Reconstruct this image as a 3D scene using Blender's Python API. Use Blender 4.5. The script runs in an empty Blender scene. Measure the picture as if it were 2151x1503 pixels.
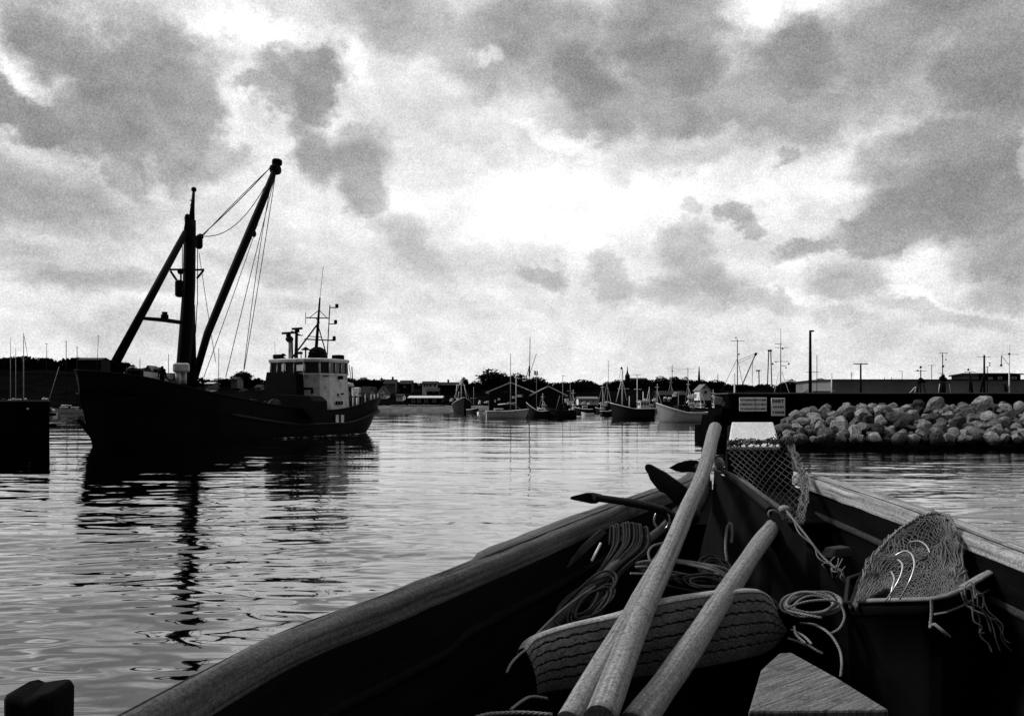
import bpy, math, random
import numpy as np
from mathutils import Vector, Matrix, noise
random.seed(7)
R = math.radians
PI = math.pi
# ------------------------------------------------------------------ camera, sky, sun
SC = bpy.context.scene
COL = SC.collection
CX, YH, F, H = 1075.5, 845.0, 1673.0, 2.6      # principal column, horizon row, focal length in photo pixels, eye height
cam = bpy.data.cameras.new('camera')
cam.sensor_width = 36.0
cam.lens = F / 2151 * 36.0
cam.shift_y = (YH - 751.5) / 2151
cam.clip_start = 0.02
cam.clip_end = 6000
camo = bpy.data.objects.new('camera', cam)
camo.location = (0, 0, H)
camo.rotation_euler = (R(90), 0, 0)
COL.objects.link(camo)
SC.camera = camo
SC.view_settings.view_transform = 'Standard'
SC.view_settings.look = 'None'
SC.view_settings.exposure = 0.2
SC.view_settings.gamma = 1.0

SUN_EL, SUN_AZ = 42, -78      # degrees; azimuth from +Y towards +X

def make_world():
    w = bpy.data.worlds.new('World')
    SC.world = w
    w.use_nodes = True
    nt = w.node_tree
    N, L = nt.nodes, nt.links
    N.clear()
    out = N.new('ShaderNodeOutputWorld')
    def math_(op, a, b=None, c=None, clamp=False):
        n = N.new('ShaderNodeMath'); n.operation = op; n.use_clamp = clamp
        for i, v in enumerate((a, b, c)):
            if v is None: continue
            if isinstance(v, (int, float)): n.inputs[i].default_value = v
            else: L.new(v, n.inputs[i])
        return n.outputs[0]
    sky = N.new('ShaderNodeTexSky'); sky.sky_type = 'NISHITA'; sky.sun_disc = False
    sky.sun_elevation = R(SUN_EL); sky.sun_rotation = R(SUN_AZ)
    bw = N.new('ShaderNodeRGBToBW'); L.new(sky.outputs[0], bw.inputs[0])
    bg1 = N.new('ShaderNodeBackground'); bg1.inputs[1].default_value = 0.06
    L.new(bw.outputs[0], bg1.inputs[0])
    tc = N.new('ShaderNodeTexCoord')
    # direction -> (azimuth, elevation) warped by turbulence
    sep = N.new('ShaderNodeSeparateXYZ'); L.new(tc.outputs['Generated'], sep.inputs[0])
    x, y, z = sep.outputs
    az = math_('ARCTAN2', x, y)
    el = math_('ARCSINE', z)
    comb = N.new('ShaderNodeCombineXYZ'); L.new(az, comb.inputs[0]); L.new(el, comb.inputs[1])
    def nz(scale, detail, rough, zs=1.0, off=0.0, dist=0.0):
        mp = N.new('ShaderNodeMapping'); mp.inputs['Scale'].default_value = (1, 1, zs)
        mp.inputs['Location'].default_value = (off, off * 0.7, off * 1.3)
        L.new(tc.outputs['Generated'], mp.inputs[0])
        n = N.new('ShaderNodeTexNoise'); n.inputs['Scale'].default_value = scale
        n.inputs['Detail'].default_value = detail; n.inputs['Roughness'].default_value = rough
        n.inputs['Distortion'].default_value = dist
        L.new(mp.outputs[0], n.inputs['Vector']); return n
    warp = nz(11.0, 8, 0.66, 1.3, 3.1)
    vs = N.new('ShaderNodeVectorMath'); vs.operation = 'SUBTRACT'; L.new(warp.outputs['Color'], vs.inputs[0]); vs.inputs[1].default_value = (0.5, 0.5, 0.5)
    vm = N.new('ShaderNodeVectorMath'); vm.operation = 'MULTIPLY'; L.new(vs.outputs[0], vm.inputs[0]); vm.inputs[1].default_value = (0.105, 0.105, 0)
    va = N.new('ShaderNodeVectorMath'); va.operation = 'ADD'; L.new(comb.outputs[0], va.inputs[0]); L.new(vm.outputs[0], va.inputs[1])
    # cloud masses: photo col, row, half extents, tilt, depth of tone, edge softness (small = crisp)
    DARK = [
     (330, 190, 135, 115, 0, .30, .30), (405, 240, 80, 95, 0, .28, .25), (230, 235, 105, 95, 0, .32, .35), (140, 105, 130, 62, -28, .28, .4),
     (310, 310, 140, 66, -10, .28, .4), (440, 315, 95, 48, -22, .24, .5), (275, 375, 60, 42, -30, .22, .5), (60, 30, 150, 55, -10, .20, .7), (240, 30, 120, 45, 0, .15, .8),
     (15, 215, 75, 52, -10, .32, .25), (95, 250, 80, 44, -10, .30, .3), (170, 290, 70, 50, -20, .26, .4),
     (30, 400, 260, 95, -8, .25, .8), (220, 450, 180, 60, -25, .18, .9), (160, 590, 230, 36, -2, .19, .8), (560, 560, 170, 45, -4, .14, .9), (60, 520, 200, 60, 0, .16, .9),
     (640, 145, 86, 64, 0, .31, .4), (660, 185, 55, 60, 0, .32, .25), (540, 178, 55, 22, 8, .24, .4), (600, 190, 60, 40, 0, .26, .35), (640, 235, 40, 70, 0, .22, .5), (455, 120, 110, 30, 0, .12, .8),
     (670, 330, 70, 60, 0, .26, .4), (755, 345, 80, 75, 0, .25, .6), (770, 405, 55, 45, 0, .26, .3), (850, 490, 110, 50, -38, .17, .7), (900, 580, 110, 45, -30, .12, .8),
     (860, 40, 190, 70, -8, .22, .5), (1010, 110, 160, 80, -25, .22, .5), (1130, 90, 190, 110, -10, .27, .5), (1230, 160, 130, 70, -20, .33, .5), (1400, 60, 170, 90, 0, .28, .35), (1430, 140, 130, 75, -10, .35, .4),
     (1330, 220, 220, 80, -12, .27, .6), (1560, 230, 240, 75, 0, .25, .6), (1680, 130, 130, 80, 0, .33, .5), (1760, 90, 120, 80, 0, .22, .6), (1720, 230, 220, 60, 0, .24, .6),
     (1900, 80, 190, 110, 0, .28, .5), (2070, 140, 130, 110, 0, .38, .45), (2090, 30, 150, 70, 0, .30, .5), (2100, 240, 110, 70, 0, .28, .5), (1950, 190, 150, 70, 0, .24, .6),
     (1430, 330, 170, 30, 4, .12, .7), (1668, 312, 34, 16, 0, .20, .4), (1960, 340, 130, 80, 0, .30, .3), (2050, 400, 120, 110, 0, .32, .3), (1990, 450, 160, 70, 0, .32, .35), (1880, 490, 140, 44, 4, .33, .35), (1770, 515, 120, 26, 4, .28, .45), (2110, 520, 90, 80, 0, .27, .5), (2110, 620, 110, 60, 0, .16, .7),
     (1535, 446, 46, 24, 0, .24, .3), (1575, 466, 34, 16, -20, .18, .4), (1440, 438, 34, 18, -12, .16, .4), (1440, 520, 58, 56, 0, .17, .4), (1505, 585, 95, 46, -15, .17, .5), (1400, 610, 110, 30, 0, .13, .6),
     (1285, 590, 62, 42, -20, .16, .5), (1250, 548, 50, 22, 0, .12, .5), (1135, 592, 50, 24, 0, .17, .5), (1795, 585, 85, 44, 0, .19, .4), (1600, 640, 110, 24, -6, .12, .5), (1970, 655, 150, 26, -20, .12, .5), (1750, 660, 110, 22, -6, .10, .6),
     (350, 690, 420, 50, 0, .10, .9), (950, 650, 140, 28, 0, .07, .8), (700, 640, 160, 30, 0, .10, .8),
    ]
    LIGHT = [
     (1190, 430, 340, 120, 0, .22, .7), (1400, 420, 200, 90, 0, .18, .8), (1040, 470, 180, 110, 0, .16, .9), (930, 340, 180, 80, 0, .10, .9), (1600, 400, 220, 60, 4, .15, .8),
     (560, 50, 190, 36, -3, .20, .8), (738, 140, 34, 110, 10, .17, .9), (480, 40, 120, 26, 0, .18, .6), (60, 130, 95, 32, -40, .17, .6), (20, 90, 60, 30, -30, .12, .7),
     (505, 220, 40, 120, 8, .11, .9), (480, 330, 30, 60, 10, .12, .8), (345, 360, 20, 60, 14, .14, .6), (720, 260, 60, 26, 0, .09, .9), (560, 300, 50, 60, 0, .12, .7),
     (1575, 12, 60, 34, 0, .24, .5), (1700, 10, 70, 26, 0, .14, .7), (1480, 286, 90, 12, 4, .14, .5), (1180, 290, 150, 22, -8, .16, .6), (1800, 345, 110, 40, 0, .14, .6), (1760, 410, 110, 30, 0, .12, .7),
     (2145, 350, 26, 60, 0, .24, .5), (1930, 612, 60, 10, -20, .12, .5), (2040, 652, 70, 10, -24, .13, .5), (1640, 612, 60, 12, -20, .10, .5), (830, 430, 60, 90, 0, .10, .8), (1250, 690, 300, 50, 0, .05, .9), (1030, 128, 34, 22, 0, .22, .6),
    ]
    def blob(px, py, rx, ry, rot, amp, soft):
        a = math.atan((px - CX) / F); e = math.atan((YH - py) / F * math.cos(a))
        mp = N.new('ShaderNodeMapping'); mp.vector_type = 'TEXTURE'
        mp.inputs['Location'].default_value = (a, e, 0)
        mp.inputs['Rotation'].default_value = (0, 0, R(rot))
        mp.inputs['Scale'].default_value = (rx / F * 1.3, ry / F * 1.3, 1)
        L.new(va.outputs[0], mp.inputs[0])
        g = N.new('ShaderNodeTexGradient'); g.gradient_type = 'SPHERICAL'; L.new(mp.outputs[0], g.inputs[0])
        mr = N.new('ShaderNodeMapRange'); mr.interpolation_type = 'SMOOTHSTEP'
        mr.inputs['From Min'].default_value = 0.0; mr.inputs['From Max'].default_value = min(1, .25 + soft * .8)
        mr.inputs['To Max'].default_value = amp
        L.new(g.outputs['Fac'], mr.inputs['Value']); return mr.outputs[0]
    acc = None
    for q in DARK:
        o = blob(*q); acc = o if acc is None else math_('SMOOTH_MAX', acc, o, 0.03)
    accl = None
    for q in LIGHT:
        o = blob(*q); accl = o if accl is None else math_('SMOOTH_MAX', accl, o, 0.05)
    acc = math_('SUBTRACT', math_('MULTIPLY', accl, .85), math_('MULTIPLY', acc, .98))
    d1 = nz(5.0, 8, 0.66, 2.0, 9.3, 0.4)
    d2 = nz(14.0, 5, 0.6, 1.6, 4.7, 0.2)
    # front sector keeps a light base, away from it the overcast is duller
    front = math_('ADD', y, math_('MULTIPLY', z, 0.9))      # brightest ahead and overhead, dull low behind us
    mrf = N.new('ShaderNodeMapRange'); mrf.interpolation_type = 'SMOOTHSTEP'
    mrf.inputs['From Min'].default_value = -0.3; mrf.inputs['From Max'].default_value = 0.7
    mrf.inputs['To Min'].default_value = 0.22; mrf.inputs['To Max'].default_value = 0.87
    L.new(front, mrf.inputs['Value'])
    v = math_('ADD', mrf.outputs[0], acc)
    v = math_('ADD', v, math_('MULTIPLY', math_('SUBTRACT', d1.outputs[0], 0.5), 0.24))
    v = math_('ADD', v, math_('MULTIPLY', math_('SUBTRACT', d2.outputs[0], 0.5), 0.30))
    floor_ = math_('MINIMUM', math_('MULTIPLY', mrf.outputs[0], .62), .52)
    v = math_('SMOOTH_MAX', v, floor_, 0.16)
    d3 = nz(26.0, 4, 0.6, 1.5, 1.9, 0.3); d4 = nz(7.0, 5, 0.6, 1.9, 6.1, 0.5)
    v = math_('ADD', v, math_('MULTIPLY', math_('SUBTRACT', d3.outputs[0], 0.5), 0.16))
    v = math_('ADD', v, math_('MULTIPLY', math_('SUBTRACT', d4.outputs[0], 0.5), 0.16))
    wn = N.new('ShaderNodeTexNoise'); wn.inputs['Scale'].default_value = 520; wn.inputs['Detail'].default_value = 1
    L.new(tc.outputs['Generated'], wn.inputs['Vector'])          # fine noise imitating film grain, in the sky only
    v = math_('ADD', v, math_('MULTIPLY', math_('SUBTRACT', wn.outputs[0], 0.5), 0.24))
    v = math_('SMOOTH_MIN', v, 1.0, 0.06)
    v = math_('POWER', v, 2.3)
    bg2 = N.new('ShaderNodeBackground'); L.new(v, bg2.inputs[0]); bg2.inputs[1].default_value = 1.0
    mix = N.new('ShaderNodeMixShader'); mix.inputs[0].default_value = 0.93
    L.new(bg1.outputs[0], mix.inputs[1]); L.new(bg2.outputs[0], mix.inputs[2])
    L.new(mix.outputs[0], out.inputs[0])
    w.cycles.sampling_method = 'MANUAL'; w.cycles.sample_map_resolution = 512
make_world()

sun = bpy.data.lights.new('sun', 'SUN'); sun.energy = 2.3; sun.angle = R(10); sun.color = (1, 1, 1)
suno = bpy.data.objects.new('sun', sun); COL.objects.link(suno)
sd = Vector((math.sin(R(SUN_AZ)) * math.cos(R(SUN_EL)), math.cos(R(SUN_AZ)) * math.cos(R(SUN_EL)), math.sin(R(SUN_EL))))
suno.rotation_euler = (-sd).to_track_quat('-Z', 'Y').to_euler()
suno.location = (-20, 10, 40)

# ------------------------------------------------------------------ helpers
def W(px, py, d):
    return Vector(((px - CX) / F * d, d, H - (py - YH) / F * d))
def G(px, py, z=0.0):
    d = (H - z) * F / (py - YH)
    return W(px, py, d)
def dist(py, z=0.0):
    return (H - z) * F / (py - YH)

LOC = {}
def tag(o, label=None, cat=None, group=None, kind=None):
    if label: o['label'] = label
    if cat: o['category'] = cat
    if group: o['group'] = group
    if kind: o['kind'] = kind
    return o
def thing(name, label, cat, loc, group=None, rz=0):
    o = bpy.data.objects.new(name, None); COL.objects.link(o)
    o.location = loc; o.rotation_euler = (0, 0, rz); o.empty_display_size = 0.2
    LOC[o] = Vector(loc)
    return tag(o, label, cat, group)

def fr(t):
    t = t.normalized()
    up = Vector((0, 0, 1)) if abs(t.z) < 0.93 else Vector((1, 0, 0))
    a = t.cross(up).normalized(); return a, a.cross(t).normalized()

class MB:
    def __init__(s): s.v = []; s.f = []; s.uv = []; s.sm = []
    def add(s, vs, fs, uvs=None, smooth=False):
        o = len(s.v); s.v.extend([tuple(v) for v in vs])
        s.uv.extend(uvs if uvs else [(v[0], v[1] + v[2]) for v in vs])
        s.f.extend([tuple(i + o for i in f) for f in fs]); s.sm.extend([smooth] * len(fs)); return s
    def box(s, c, size, rz=0, rot=None, bev=0.0, taper=(1, 1)):
        hx, hy, hz = size[0] / 2, size[1] / 2, size[2] / 2
        M = rot if rot is not None else Matrix.Rotation(rz, 3, 'Z')
        c = Vector(c)
        if bev <= 0:
            vs = [M @ Vector((sx * hx * (taper[0] if sz > 0 else 1), sy * hy * (taper[1] if sz > 0 else 1), sz * hz)) + c for sz in (-1, 1) for sy in (-1, 1) for sx in (-1, 1)]
            uv = [(sx * hx + sy * .37, sy * hy + sz * hz) for sz in (-1, 1) for sy in (-1, 1) for sx in (-1, 1)]
            s.add(vs, [(0, 2, 3, 1), (4, 5, 7, 6), (0, 1, 5, 4), (2, 6, 7, 3), (0, 4, 6, 2), (1, 3, 7, 5)], uv)
        else:
            b = min(bev, hx * .9, hy * .9, hz * .9)
            rings = [(-hz, b), (-hz + b, 0), (hz - b, 0), (hz, b)]
            vs = []; uv = []
            for (zz, ins) in rings:
                kx, ky = (taper if zz > 0 else (1, 1))
                X, Y = (hx - ins) * kx, (hy - ins) * ky
                for (qx, qy) in ((X - b, Y), (X, Y - b), (X, -Y + b), (X - b, -Y), (-X + b, -Y), (-X, -Y + b), (-X, Y - b), (-X + b, Y)):
                    vs.append(M @ Vector((qx, qy, zz)) + c); uv.append((qx, qy + zz))
            fs = [tuple(range(8))]
            for r in range(3):
                for i in range(8): j = (i + 1) % 8; fs.append((r * 8 + j, r * 8 + i, r * 8 + 8 + i, r * 8 + 8 + j))
            fs.append(tuple(24 + i for i in reversed(range(8))))
            s.add(vs, fs, uv)
        return s
    def tube(s, pts, r, n=8, closed=False, cap=True, flat=1.0, smooth=True, up=None):
        pts = [Vector(p) for p in pts]; m = len(pts)
        rs = r if isinstance(r, (list, tuple)) else [r] * m
        vs = []; uv = []; L = 0; a = None
        for i, p in enumerate(pts):
            if closed: t = pts[(i + 1) % m] - pts[i - 1]
            else: t = pts[min(i + 1, m - 1)] - pts[max(i - 1, 0)]
            if t.length < 1e-9: t = Vector((0, 0, 1))
            t.normalize()
            if a is None:
                a, b = fr(t)
                if up is not None:
                    a = t.cross(Vector(up)).normalized()
            else:
                a = (a - t * a.dot(t))
                a = a.normalized() if a.length > 1e-6 else fr(t)[0]
            b = a.cross(t)
            if i: L += (p - pts[i - 1]).length
            for k in range(n):
                an = 2 * PI * k / n
                vs.append(p + a * (math.cos(an) * rs[i]) + b * (math.sin(an) * rs[i] * flat)); uv.append((L, k / n * 6.28 * rs[i]))
        fs = []
        for i in range(m if closed else m - 1):
            i2 = (i + 1) % m
            for k in range(n):
                k2 = (k + 1) % n; fs.append((i * n + k, i * n + k2, i2 * n + k2, i2 * n + k))
        s.add(vs, fs, uv, smooth)
        if cap and not closed:
            o = len(s.v) - len(vs)
            s.f.append(tuple(o + k for k in reversed(range(n)))); s.f.append(tuple(o + (m - 1) * n + k for k in range(n))); s.sm += [False, False]
        return s
    def bar(s, a, b, r, n=6, r2=None): return s.tube([a, b], [r, r if r2 is None else r2], n)
    def lathe(s, base, prof, n=16, axis=(0, 0, 1), smooth=True):
        base = Vector(base); ax = Vector(axis).normalized(); a, b = fr(ax)
        vs = []; uv = []
        for (r, h) in prof:
            for k in range(n):
                an = 2 * PI * k / n; vs.append(base + ax * h + a * (r * math.cos(an)) + b * (r * math.sin(an))); uv.append((h, k / n))
        fs = []
        for i in range(len(prof) - 1):
            for k in range(n):
                k2 = (k + 1) % n; fs.append((i * n + k, i * n + k2, (i + 1) * n + k2, (i + 1) * n + k))
        fs.append(tuple(reversed(range(n)))); fs.append(tuple((len(prof) - 1) * n + k for k in range(n)))
        return s.add(vs, fs, uv, smooth)
    def ball(s, c, r, n=12, sq=(1, 1, 1)):
        vs = []; m = n // 2 + 1
        for i in range(m):
            th = PI * i / (m - 1)
            for k in range(n):
                an = 2 * PI * k / n
                vs.append(Vector(c) + Vector((math.sin(th) * math.cos(an) * r * sq[0], math.sin(th) * math.sin(an) * r * sq[1], math.cos(th) * r * sq[2])))
        fs = [(i * n + k, (i + 1) * n + k, (i + 1) * n + (k + 1) % n, i * n + (k + 1) % n) for i in range(m - 1) for k in range(n)]
        return s.add(vs, fs, None, True)
    def prism(s, poly, ext):
        """poly: list of 3D points, extruded by vector ext"""
        n = len(poly); ext = Vector(ext); P = [Vector(p) for p in poly]
        vs = P + [p + ext for p in P]
        fs = [tuple(range(n)), tuple(reversed(range(n, 2 * n)))] + [(i, n + i, n + (i + 1) % n, (i + 1) % n) for i in range(n)]
        return s.add(vs, fs)
    def sheet(s, rows, smooth=True, uvs=None):
        m, n = len(rows), len(rows[0]); vs = [p for r in rows for p in r]
        uv = uvs or [(i * .1, j * .1) for i in range(m) for j in range(n)]
        return s.add(vs, [(i * n + j, i * n + j + 1, (i + 1) * n + j + 1, (i + 1) * n + j) for i in range(m - 1) for j in range(n - 1)], uv, smooth)
    def rope(s, pts, r, closed=False, per=None, strands=3):
        """laid rope: three strands twisted along the path"""
        P = resample(pts, r * 1.5, closed); m = len(P)
        tw = per or r * 7.5
        a = None; frames = []
        for i, p in enumerate(P):
            t = (P[(i + 1) % m] - P[i - 1]) if closed else (P[min(i + 1, m - 1)] - P[max(i - 1, 0)])
            t.normalize()
            if a is None: a, _ = fr(t)
            a = (a - t * a.dot(t)).normalized(); frames.append((p, a.copy(), a.cross(t)))
        for k in range(strands):
            q = []
            for i, (p, a_, b_) in enumerate(frames):
                an = 2 * PI * (i * r * 1.5 / tw + k / strands)
                q.append(p + a_ * (math.cos(an) * r * .5) + b_ * (math.sin(an) * r * .5))
            s.tube(q, r * .56, 5, closed=False)
        return s
    def build(s, name, mat, parent=None, label=None, cat=None, group=None, kind=None, loc=None, bevel=0):
        me = bpy.data.meshes.new(name)
        if parent is not None: off = LOC[parent]
        elif loc is not None: off = Vector(loc)
        else: off = Vector((0, 0, 0))
        V = [(v[0] - off.x, v[1] - off.y, v[2] - off.z) for v in s.v] if off.length > 0 else s.v
        me.from_pydata(V, [], s.f)
        at = me.attributes.new('guv', 'FLOAT2', 'POINT')
        at.data.foreach_set('vector', np.array(s.uv, dtype=np.float32).ravel())
        me.polygons.foreach_set('use_smooth', np.array(s.sm, dtype=bool))
        me.materials.append(mat); me.update()
        o = bpy.data.objects.new(name, me); COL.objects.link(o)
        if parent is not None: o.parent = parent; LOC[o] = off
        else: o.location = off; LOC[o] = off
        if bevel:
            b = o.modifiers.new('bevel', 'BEVEL'); b.width = bevel; b.segments = 2; b.limit_method = 'ANGLE'
        return tag(o, label, cat, group, kind)

def catmull(pts, n, closed=False):
    P = [Vector(p) for p in pts]; m = len(P); out = []
    segs = m if closed else m - 1
    for i in range(segs):
        if closed: p0, p1, p2, p3 = P[i - 1], P[i], P[(i + 1) % m], P[(i + 2) % m]
        else: p0, p1, p2, p3 = P[max(i - 1, 0)], P[i], P[i + 1], P[min(i + 2, m - 1)]
        for k in range(n):
            t = k / n
            out.append(0.5 * ((2 * p1) + (p2 - p0) * t + (2 * p0 - 5 * p1 + 4 * p2 - p3) * t * t + (3 * p1 - p0 - 3 * p2 + p3) * t ** 3))
    if not closed: out.append(P[-1])
    return out
def resample(pts, step, closed=False):
    P = [Vector(p) for p in pts]
    if closed: P = P + [P[0]]
    out = [P[0].copy()]; carry = 0
    for a, b in zip(P, P[1:]):
        L = (b - a).length
        if L < 1e-9: continue
        t = step - carry
        while t <= L: out.append(a + (b - a) * (t / L)); t += step
        carry = L - (t - step)
    if not closed and (out[-1] - P[-1]).length > step * .3: out.append(P[-1].copy())
    return out
def lerp_list(xs, x, i=1):
    if x <= xs[0][0]: return xs[0][i]
    for a, b in zip(xs, xs[1:]):
        if x <= b[0]: return a[i] + (b[i] - a[i]) * (x - a[0]) / (b[0] - a[0])
    return xs[-1][i]
def copy_tree(o, loc=None, rz=None, scale=None, label=None, parent=None):
    c = o.copy(); COL.objects.link(c); c.parent = parent
    if loc is not None: c.location = loc
    if rz is not None: c.rotation_euler = (0, 0, rz)
    if scale is not None: c.scale = scale if isinstance(scale, tuple) else (scale,) * 3
    if label: c['label'] = label
    for ch in list(o.children): copy_tree(ch, parent=c)
    return c

# ------------------------------------------------------------------ materials (black and white photograph: neutral tones)
def mat(name, val, rough=.6, var=.25, scale=3.0, bump=0.0, bscale=None, metal=0.0, spec=.12, stain=None, grain=None, coords='Object', dist=.01):
    m = bpy.data.materials.new(name); m.use_nodes = True
    nt = m.node_tree; N, L = nt.nodes, nt.links
    p = N['Principled BSDF']
    p.inputs['Roughness'].default_value = rough; p.inputs['Metallic'].default_value = metal
    p.inputs['Specular IOR Level'].default_value = spec
    if grain:                                            # timber: long streaks along the piece
        at = N.new('ShaderNodeAttribute'); at.attribute_name = 'guv'; src = at.outputs['Vector']
        mp = N.new('ShaderNodeMapping'); mp.inputs['Scale'].default_value = (grain[0], grain[1], 1); L.new(src, mp.inputs[0]); vec = mp.outputs[0]
        n1 = N.new('ShaderNodeTexNoise'); n1.inputs['Scale'].default_value = 1; n1.inputs['Detail'].default_value = 8; n1.inputs['Roughness'].default_value = .65
        n1.inputs['Distortion'].default_value = .3
    else:
        tc = N.new('ShaderNodeTexCoord'); vec = tc.outputs[coords]
        n1 = N.new('ShaderNodeTexNoise'); n1.inputs['Scale'].default_value = scale; n1.inputs['Detail'].default_value = 7; n1.inputs['Roughness'].default_value = .62
    L.new(vec, n1.inputs['Vector'])
    cr = N.new('ShaderNodeMapRange'); cr.inputs['From Min'].default_value = .36 if grain else .28; cr.inputs['From Max'].default_value = .64 if grain else .72
    cr.inputs['To Min'].default_value = val * (1 - var); cr.inputs['To Max'].default_value = val * (1 + var)
    L.new(n1.outputs['Fac'], cr.inputs['Value']); col = cr.outputs[0]
    if stain:                                            # (amount, scale): weathering patches with their own shape
        tc2 = N.new('ShaderNodeTexCoord')
        n2 = N.new('ShaderNodeTexNoise'); n2.inputs['Scale'].default_value = stain[1]; n2.inputs['Detail'].default_value = 9; n2.inputs['Roughness'].default_value = .7
        L.new(tc2.outputs['Object'], n2.inputs['Vector'])
        m2 = N.new('ShaderNodeMapRange'); m2.interpolation_type = 'SMOOTHSTEP'
        m2.inputs['From Min'].default_value = .54; m2.inputs['From Max'].default_value = .66
        m2.inputs['To Min'].default_value = 1; m2.inputs['To Max'].default_value = 1 - stain[0]
        L.new(n2.outputs['Fac'], m2.inputs['Value'])
        mu = N.new('ShaderNodeMath'); mu.operation = 'MULTIPLY'; L.new(col, mu.inputs[0]); L.new(m2.outputs[0], mu.inputs[1]); col = mu.outputs[0]
    if grain or name in ('grey tyre rubber', 'lit rubber edge', 'chipped white post paint', 'granite boulder', 'rusted black iron'):
        t5 = N.new('ShaderNodeTexCoord'); n5 = N.new('ShaderNodeTexNoise'); n5.inputs['Scale'].default_value = 16 if name == 'granite boulder' else 130; n5.inputs['Detail'].default_value = 3; n5.inputs['Roughness'].default_value = .7
        L.new(t5.outputs['Object'], n5.inputs['Vector']); m5 = N.new('ShaderNodeMapRange'); m5.inputs['From Min'].default_value = .34; m5.inputs['From Max'].default_value = .66
        m5.inputs['To Min'].default_value = .72 if 'paint' in name else .55; m5.inputs['To Max'].default_value = 1.2 if 'paint' in name else 1.4
        L.new(n5.outputs['Fac'], m5.inputs['Value']); mu = N.new('ShaderNodeMath'); mu.operation = 'MULTIPLY'; L.new(col, mu.inputs[0]); L.new(m5.outputs[0], mu.inputs[1]); col = mu.outputs[0]
    if name == 'granite boulder':                        # each stone its own tone
        oi = N.new('ShaderNodeObjectInfo'); m3 = N.new('ShaderNodeMapRange'); m3.inputs['To Min'].default_value = .25; m3.inputs['To Max'].default_value = 2.2
        L.new(oi.outputs['Random'], m3.inputs['Value']); mu = N.new('ShaderNodeMath'); mu.operation = 'MULTIPLY'; L.new(col, mu.inputs[0]); L.new(m3.outputs[0], mu.inputs[1]); col = mu.outputs[0]
        ge = N.new('ShaderNodeNewGeometry'); sz = N.new('ShaderNodeSeparateXYZ'); L.new(ge.outputs['Position'], sz.inputs[0])   # wet weedy band at the tide line
        m4 = N.new('ShaderNodeMapRange'); m4.inputs['From Min'].default_value = .35; m4.inputs['From Max'].default_value = .75; m4.inputs['To Min'].default_value = .12
        L.new(sz.outputs[2], m4.inputs['Value']); mu = N.new('ShaderNodeMath'); mu.operation = 'MULTIPLY'; L.new(col, mu.inputs[0]); L.new(m4.outputs[0], mu.inputs[1]); col = mu.outputs[0]
    L.new(col, p.inputs['Base Color'])
    if bump:
        nb = N.new('ShaderNodeTexNoise'); nb.inputs['Detail'].default_value = 8; nb.inputs['Roughness'].default_value = .65
        nb.inputs['Scale'].default_value = bscale if bscale else (1 if grain else scale * 4)
        L.new(vec, nb.inputs['Vector'])
        b = N.new('ShaderNodeBump'); b.inputs['Strength'].default_value = bump; b.inputs['Distance'].default_value = dist
        L.new(nb.outputs['Fac'], b.inputs['Height']); L.new(b.outputs[0], p.inputs['Normal'])
    return m

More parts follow.
